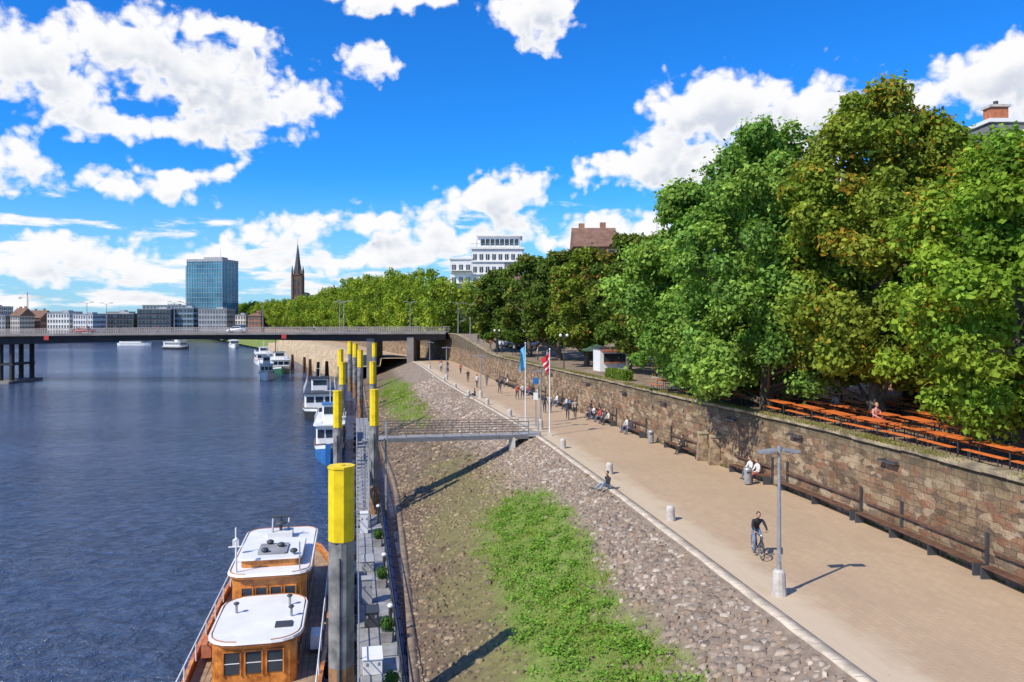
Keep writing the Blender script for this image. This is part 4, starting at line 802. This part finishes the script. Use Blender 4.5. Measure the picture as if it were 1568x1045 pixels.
def hedge(name,x,y,z,w_,d,h,rz,seed):
    r=RS(seed); n=5200; P=r.uniform(-.5,.5,(n,3)); ax=r.randint(0,3,n); sg=np.sign(r.rand(n)-.5)*.5; P[np.arange(n),ax]=sg+r.normal(size=n)*.03; N=r.normal(size=(n,3))*.5; N[np.arange(n),ax]+=sg*2; N/=np.linalg.norm(N,axis=1,keepdims=True)
    P=P*[w_,d,h]+[0,0,h/2]; V,F=leafquads(P,N,r.uniform(.1,.2,n),r.uniform(.08,.14,n),r); e=npmesh(name,V,F,[MLeaf],col=np.repeat(np.array([.18,.28,.04])*r.uniform(.5,1.3,(n,1)),4,0)); e.location=(x,y,z); e.rotation_euler=(0,0,rz)
    b=B(); b.box((0,0,h*.45),(w_*.9,d*.9,h*.85),MBark); b.obj(name+'_core',parent=e)
hedge('clipped_hedge',9.8,72,gz(72),.8,4,.9,.3,1)
def umbrella(name,x,y,z,c,R=1.7):
    m_=mat('parasol_cloth',c,.8,0,.08,1); b=B(); n=8; b.tube([(0,0,0),(0,0,2.7)],.035,MWood,8)
    rim=[(R*math.cos(a),R*math.sin(a),2.15) for a in np.arange(n)*2*math.pi/n]; b.add(rim+[(0,0,2.75)],[(i,(i+1)%n,n) for i in range(n)],m_); b.add(rim+[(p[0],p[1],1.98) for p in rim],[(i+n,(i+1)%n+n,(i+1)%n,i) for i in range(n)],m_)
    b.box((0,0,.06),(.6,.6,.12),MConc); return b.obj(name,(x,y,z))
for i,(x,y,c) in enumerate([(13.5,74,(.04,.10,.05)),(9.5,88,(.05,.10,.06)),(24.5,34,(.05,.1,.06))]): umbrella('parasol'+('.%03d'%i if i else ''),x,y,gz(y),c)
b=B(); b.box((0,0,1.2),(3.2,2.4,2.4),MWP); b.box((0,-1.22,1.45),(2.4,.06,.9),MGlass); b.box((0,-1.5,2.2),(3.0,.7,.06),MTab); b.box((0,0,2.47),(3.5,2.7,.14),MDark); b.box((0,-1.35,.98),(2.5,.3,.06),MWood); b.obj('snack_kiosk',(10.6,84,gz(84)),.2,bevel=.01)
b=B(); b.box((0,0,1.3),(7,4,2.6),MDark); b.box((0,-2.02,1.4),(6,.08,1.4),MGlass); b.box((0,0,2.7),(7.6,4.6,.2),MWP); b.obj('beer_garden_pavilion',(29,46,gz(46)),.1)
def terr_lamp(name,x,y):
    b=B(); b.tube([(0,0,0),(0,0,3.8)],[.07,.04],MDark,8); b.tube([(-.35,0,3.6),(.35,0,3.6)],.03,MDark,6)
    for s_ in(-.35,.35): b.ball((s_,0,3.8),.17,MWP)
    b.obj(name,(x,y,gz(y)))
terr_lamp('globe_lamp',5.6,84.5); terr_lamp('globe_lamp.001',-2.2,116)
# ---------------------------------------------------------------- people
SKIN=mat('skin',(.50,.29,.20),.6,0,.05,3)
cl={}
def cloth(c):
    if c not in cl: cl[c]=mat('cloth_%d'%len(cl),c,.85,0,.18,8,.2)
    return cl[c]
HAIRS={'d':mat('hair_dark',(.03,.02,.015),.6),'b':mat('hair_blond',(.38,.24,.10),.6),'g':mat('hair_grey',(.3,.29,.28),.6),'r':mat('hair_brown',(.12,.06,.03),.6)}
def pose(kind):
    J=dict(pel=(0,0,.95),spi=(0,0,1.12),che=(0,.01,1.3),nec=(0,.0,1.46),hdb=(0,.015,1.54))
    def both(n,l,r_): J[n+'L']=l; J[n+'R']=r_
    both('sh',(-.18,0,1.41),(.18,0,1.41)); both('el',(-.235,-.03,1.14),(.235,-.03,1.14)); both('wr',(-.24,.07,.90),(.24,.07,.90)); both('ha',(-.24,.11,.82),(.24,.11,.82))
    both('hi',(-.095,0,.92),(.095,0,.92)); both('kn',(-.1,.03,.5),(.1,.03,.5)); both('an',(-.1,-.02,.09),(.1,-.02,.09)); both('to',(-.12,.16,.04),(.12,.16,.04))
    if kind=='walk':
        both('kn',(-.1,.2,.52),(.1,-.02,.5)); both('an',(-.1,.30,.10),(.1,-.33,.18)); both('to',(-.1,.47,.07),(.1,-.20,.04)); both('el',(-.235,-.12,1.15),(.235,.08,1.14)); both('wr',(-.23,-.04,.93),(.22,.24,.98)); both('ha',(-.22,0,.86),(.2,.32,.95))
    if kind in('sit','ground'):
        dz=-.42 if kind=='sit' else -.80
        for k in('pel','spi','che','nec','hdb','shL','shR'): 
            p=J[k]; lean=(p[2]-.95)*(.12 if kind=='sit' else .05); J[k]=(p[0],p[1]+lean,p[2]+dz)
        if kind=='sit':
            both('hi',(-.1,.03,.52),(.1,.03,.52)); both('kn',(-.13,.45,.52),(.13,.44,.50)); both('an',(-.12,.47,.09),(.13,.50,.09)); both('to',(-.13,.64,.04),(.14,.67,.04)); both('el',(-.25,.12,.74),(.25,.12,.74)); both('wr',(-.14,.33,.64),(.14,.33,.64)); both('ha',(-.08,.40,.62),(.09,.41,.61))
        else:
            both('hi',(-.1,.04,.13),(.1,.04,.13)); both('kn',(-.13,.42,.42),(.13,.46,.30)); both('an',(-.12,.70,.08),(.14,.85,.05)); both('to',(-.13,.88,.03),(.15,.98,.12)); both('el',(-.25,.15,.36),(.25,-.14,.32)); both('wr',(-.14,.36,.42),(.28,-.25,.08)); both('ha',(-.10,.43,.40),(.29,-.27,.03))
    if kind=='bike':
        J.update(pel=(0,-.28,.98),spi=(0,-.2,1.13),che=(0,-.06,1.29),nec=(0,.05,1.43),hdb=(0,.09,1.50))
        both('sh',(-.18,.02,1.38),(.18,.02,1.38)); both('el',(-.26,.18,1.16),(.26,.18,1.16)); both('wr',(-.25,.38,1.07),(.25,.38,1.07)); both('ha',(-.25,.45,1.05),(.25,.45,1.05))
        both('hi',(-.1,-.27,.94),(.1,-.27,.94)); both('kn',(-.12,.12,.76),(.12,.02,.58)); both('an',(-.12,.02,.40),(.12,-.05,.17)); both('to',(-.12,.19,.36),(.12,.12,.14))
    return J
RAD=dict(pel=.135,spi=.12,che=.145,nec=.055,hdb=.052,sh=.068,el=.046,wr=.032,ha=.026,hi=.088,kn=.06,an=.043,to=.036)
ED=[('pel','spi','T'),('spi','che','T'),('che','nec','T'),('nec','hdb','S')]
for s_ in'LR': ED+=[('che','sh'+s_,'T'),('sh'+s_,'el'+s_,'T'),('el'+s_,'wr'+s_,'A'),('wr'+s_,'ha'+s_,'S'),('pel','hi'+s_,'L'),('hi'+s_,'kn'+s_,'L'),('kn'+s_,'an'+s_,'C'),('an'+s_,'to'+s_,'F')]
def person(name,loc,face,kind,top,legs,hair='d',short=False,shorts=False,h=1.75,shoe=(.05,.05,.05)):
    J=pose(kind); names=list(J); sc=h/1.75
    me=bpy.data.meshes.new('tmp'); me.from_pydata([J[k] for k in names],[(names.index(a),names.index(c)) for a,c,_ in ED],[])
    o=bpy.data.objects.new('tmp',me); S.collection.objects.link(o); m_=o.modifiers.new('s','SKIN'); m_.use_smooth_shade=True
    sv=me.skin_vertices[0].data
    for i,k in enumerate(names):
        q=RAD[k] if k in RAD else RAD[k[:2]]; sv[i].radius=(q,q*.82) if k in('pel','spi','che') else (q,q); sv[i].use_root=(k=='pel')
    ss=o.modifiers.new('ss','SUBSURF'); ss.levels=1; ss.render_levels=1
    dg=bpy.context.evaluated_depsgraph_get(); ev=o.evaluated_get(dg); m2=ev.to_mesh()
    vs=[v.co.copy() for v in m2.vertices]; fs=[tuple(p.vertices) for p in m2.polygons]; cen=[p.center.copy() for p in m2.polygons]; ev.to_mesh_clear()
    bpy.data.objects.remove(o); bpy.data.meshes.remove(me)
    MT={'T':cloth(top),'A':SKIN if short else cloth(top),'S':SKIN,'L':cloth(legs),'C':SKIN if shorts else cloth(legs),'F':cloth(shoe)}
    segs=[(Vector(J[a]),Vector(J[c]),t,RAD.get(a,RAD.get(a[:2],.1))) for a,c,t in ED]
    b=B(); bym={}
    for f,c in zip(fs,cen):
        best=None
        for a,d,t,rd in segs:
            ab=d-a; k=max(0,min(1,(c-a).dot(ab)/ab.length_squared)); dist=(c-(a+ab*k)).length-rd
            if best is None or dist<best[0]: best=(dist,t)
        bym.setdefault(best[1],[]).append(f)
    for t,ff in bym.items():
        if MT[t] not in b.mats: b.mats.append(MT[t])
    b.v=[Vector(v) for v in vs]
    for t,ff in bym.items():
        for f in ff: b.f.append(list(f)); b.mi.append(b.mats.index(MT[t])); b.sm.append(True)
    hb=Vector(J['hdb']); c=hb+Vector((0,.02,.10)); hm=HAIRS[hair]
    b.ball(c,(.076,.092,.115),SKIN,14,10); b.ball(c+Vector((0,.0,-.06)),(.058,.075,.06),SKIN,12,8)
    b.ball(c+Vector((0,-.02,.025)),(.086,.095,.112),hm,14,10,zmin=-.25 if hair!='b' else -1)
    b.add([c+Vector(p) for p in((-.014,.085,.01),(.014,.085,.01),(0,.118,-.022),(0,.088,-.03))],[(0,2,1),(0,3,2),(1,2,3)],SKIN)
    for s_ in(-1,1): b.ball(c+Vector((s_*.03,.083,.008)),(.012,.01,.008),MDark,6,4); b.ball(c+Vector((s_*.078,0,-.01)),(.012,.022,.03),SKIN,6,4); b.box(c+Vector((s_*.03,.088,.026)),(.03,.008,.006),hm)
    b.box(c+Vector((0,.082,-.055)),(.042,.012,.01),MRed)
    for s_ in'LR':
        wq=Vector(J['wr'+s_]); hq=Vector(J['ha'+s_]); d=(hq-wq).normalized(); sg=-1 if s_=='L' else 1
        side=d.cross(Vector((sg,0,0))); side=side.normalized() if side.length>.1 else Vector((0,1,0))
        for q in range(4):
            p=hq+side*(q-1.5)*.019; L_=(.038,.044,.042,.032)[q]; p1=p+d*L_; p2=p1+(d+Vector((-sg*.6,0,-.35))).normalized()*L_*.8; b.tube([p-d*.02,p1,p2],[.0095,.0085,.006],SKIN,6)
        p=wq+d*.045+side*.025; b.tube([p,p+side*.03+d*.02,p+side*.035+d*.045],[.011,.01,.007],SKIN,6)
    fv=Vector(face); rz=math.atan2(fv.y,fv.x)-math.pi/2
    ob=b.obj(name,loc,rz); ob.scale=(sc,)*3; return ob
def bicycle(name,loc,face):
    b=B(); R=.34; fr=mat('bicycle_frame',(.03,.03,.035),.3,.4)
    for y_ in(-.53,.55):
        ringp=[(0,y_+R*math.cos(a),.35+R*math.sin(a)) for a in np.linspace(0,2*math.pi,29)]
        b.tube(ringp,.019,MTyre,8); b.tube([(0,y_+(R-.03)*math.cos(a),.35+(R-.03)*math.sin(a)) for a in np.linspace(0,2*math.pi,29)],.01,MAlu,6)
        for k in range(14): a=k*math.pi/7; b.tube([(0,y_,.35),(0,y_+(R-.03)*math.cos(a),.35+(R-.03)*math.sin(a))],.002,MAlu,4)
        b.tube([(-.04,y_,.35),(.04,y_,.35)],.022,MAlu,8)
    bb=(0,-.06,.29); sp_=(0,-.25,.80); hd=(0,.38,.86); hd2=(0,.42,.70)
    for a,c in((bb,sp_),(bb,hd2),(sp_,hd),(hd,hd2)): b.tube([a,c],.019,fr,8)
    for s_ in(-.05,.05): b.tube([(s_*.5,-.06,.29),(s_,-.53,.35)],.01,fr,6); b.tube([(0,-.25,.78),(s_,-.53,.35)],.009,fr,6); b.tube([(s_*.6,.42,.70),(s_,.55,.35)],.012,fr,6)
    b.tube([(0,-.25,.78),(0,-.28,.92)],.014,MAlu,8); b.ball((0,-.30,.93),(.08,.14,.035),MDark,10,6)
    b.tube([hd,(0,.37,1.03)],.015,MAlu,8); b.tube([(-.3,.36,1.02),(-.2,.46,1.03),(0,.40,1.03),(.2,.46,1.03),(.3,.36,1.02)],.014,fr,8)
    b.tube([(-.07,-.06,.29),(.07,-.06,.29)],.02,MAlu,8); b.tube([(0.03,-.06,.29),(.035,-.06,.29)],.09,MAlu,16)
    b.tube([(-.07,-.06,.29),(-.07,.02,.38)],.01,MAlu,6); b.box((-.12,.04,.36),(.1,.08,.02),MDark); b.tube([(.07,-.06,.29),(.07,-.05,.13)],.01,MAlu,6); b.box((.12,-.0,.12),(.1,.08,.02),MDark)
    b.ball((0,.47,.9),(.04,.04,.04),MWP,8,6)
    for y_ in(-.53,.55): b.tube([(0,y_+.375*math.cos(a),.35+.375*math.sin(a)) for a in np.linspace(.3,2.4,9)],.012,fr,6)
    fv=Vector(face); return b.obj(name,loc,math.atan2(fv.y,fv.x)-math.pi/2)
f=(-.02,-1,0); bicycle('bicycle',(9.5,30.3,.01),f); person('cyclist',(9.5,30.3,.01),f,'bike',(.02,.02,.025),(.13,.20,.32),'r')
person('seated_person',(5.15,42.0,.05),(-.8,-.6,0),'ground',(.03,.03,.035),(.24,.32,.42),'d')
W_=lambda y:float(W(y))
def seat(nm,y,*a,**k):
    person(nm,(W_(y)-.36,y,-.03),(-1,-.25,0),'sit',*a,**k)
seat('seated_person.001',44.0,(.70,.68,.66),(.35,.10,.09),'r'); seat('seated_person.002',44.75,(.72,.70,.70),(.10,.12,.2),'d')
seat('seated_person.003',53.0,(.03,.03,.03),(.03,.03,.04),'d')
for i,(y,t,l) in enumerate([(67.3,(.6,.55,.5),(.05,.05,.06)),(68.2,(.10,.10,.12),(.04,.05,.08)),(69.4,(.55,.08,.07),(.12,.14,.2)),(71.0,(.7,.7,.7),(.06,.07,.1)),(72.2,(.05,.06,.1),(.3,.27,.22)),(62,(.06,.06,.08),(.1,.12,.2)),(63,(.6,.6,.6),(.1,.12,.2)),(78,(.1,.2,.4),(.1,.12,.2)),(79,(.6,.6,.62),(.05,.05,.07)),(81,(.08,.07,.07),(.1,.12,.18)),(82.2,(.7,.7,.7),(.1,.12,.18)),(90,(.5,.45,.4),(.05,.05,.06)),(92.5,(.05,.05,.06),(.1,.12,.2)),(94,(.4,.08,.06),(.1,.12,.2)),(105,(.6,.58,.55),(.06,.06,.08)),(108,(.1,.1,.12),(.06,.06,.08))]): seat('seated_person.%03d'%(4+i),y,t,l,'db'[i%2])
pid=0
for (x,y,fx,fy,t,l,hr) in [(5.05,71,-.1,-1,(.03,.03,.04),(.04,.05,.08),'d'),(5.8,72,-.2,-1,(.35,.30,.26),(.03,.03,.04),'b'),(3.15,75.6,.1,1,(.03,.035,.05),(.03,.04,.07),'d'),(3.7,76.2,.1,1,(.5,.48,.45),(.03,.04,.07),'b'),(7.1,70.2,-1,.2,(.03,.03,.03),(.04,.05,.08),'d'),(-12,133,.1,-1,(.6,.58,.55),(.05,.06,.1),'d'),(-11.2,136,.1,-1,(.05,.05,.06),(.1,.12,.2),'b'),(-8.4,128,.2,1,(.4,.1,.08),(.03,.03,.05),'d'),(-10,121,.3,-1,(.1,.12,.2),(.3,.28,.24),'r'),(-4.6,103,.1,1,(.6,.6,.6),(.05,.06,.09),'d'),(-6.3,112,.1,-1,(.03,.03,.03),(.05,.05,.06),'r'),(-1.5,95,.2,-1,(.05,.05,.08),(.05,.06,.1),'d'),(.6,88,-.2,1,(.5,.1,.08),(.05,.06,.1),'d'),(1.2,88.6,-.2,1,(.6,.6,.6),(.05,.06,.1),'b'),(-3.4,106,-.2,-1,(.1,.1,.1),(.1,.12,.2),'d'),(-12.8,141,.2,1,(.3,.1,.1),(.05,.06,.1),'d'),(-60,166.2,1,0,(.1,.1,.15),(.05,.06,.1),'d'),(-75,166.2,-1,0,(.5,.1,.1),(.05,.06,.1),'d'),(-42,166.2,1,0,(.6,.6,.6),(.05,.06,.1),'b'),(-90,166.2,1,0,(.05,.05,.05),(.05,.06,.1),'d')]:
    z_=.015 if y!=166.2 else float(zt(x))+.01
    person('walking_person'+('.%03d'%pid if pid else ''),(x,y,z_),(fx,fy,0),'walk',t,l,hr,short=(pid%3==1)); pid+=1
person('seated_person.020',(-4.3,91,.05),(-.9,-.4,0),'ground',(.03,.03,.03),(.1,.1,.14),'d')
person('seated_person.021',(18.45,39.8,gz(40)+.02),(.3,-1,0),'sit',(.62,.30,.27),(.5,.06,.05),'b')
person('seated_person.022',(18.9,45.6,gz(45)+.02),(-.9,-.3,0),'sit',(.5,.5,.52),(.05,.05,.08),'d'); 
for i,(x,y) in enumerate([(.3,118),(-1.6,121),(-3.5,128),(3.4,104),(-6,140),(4.3,95),(22.6,29.5)]):
    person('standing_person'+('.%03d'%i if i else ''),(x,y,gz(y)+.03),(math.cos(i*2),math.sin(i*2),0),'stand' if i%2 else 'walk',[(.5,.5,.5),(.05,.08,.2),(.4,.06,.05),(.6,.55,.4),(.03,.03,.03),(.2,.3,.4),(.55,.55,.55)][i],(.05,.06,.1),'drbg'[i%4])
print('DONE objects',len(bpy.data.objects))
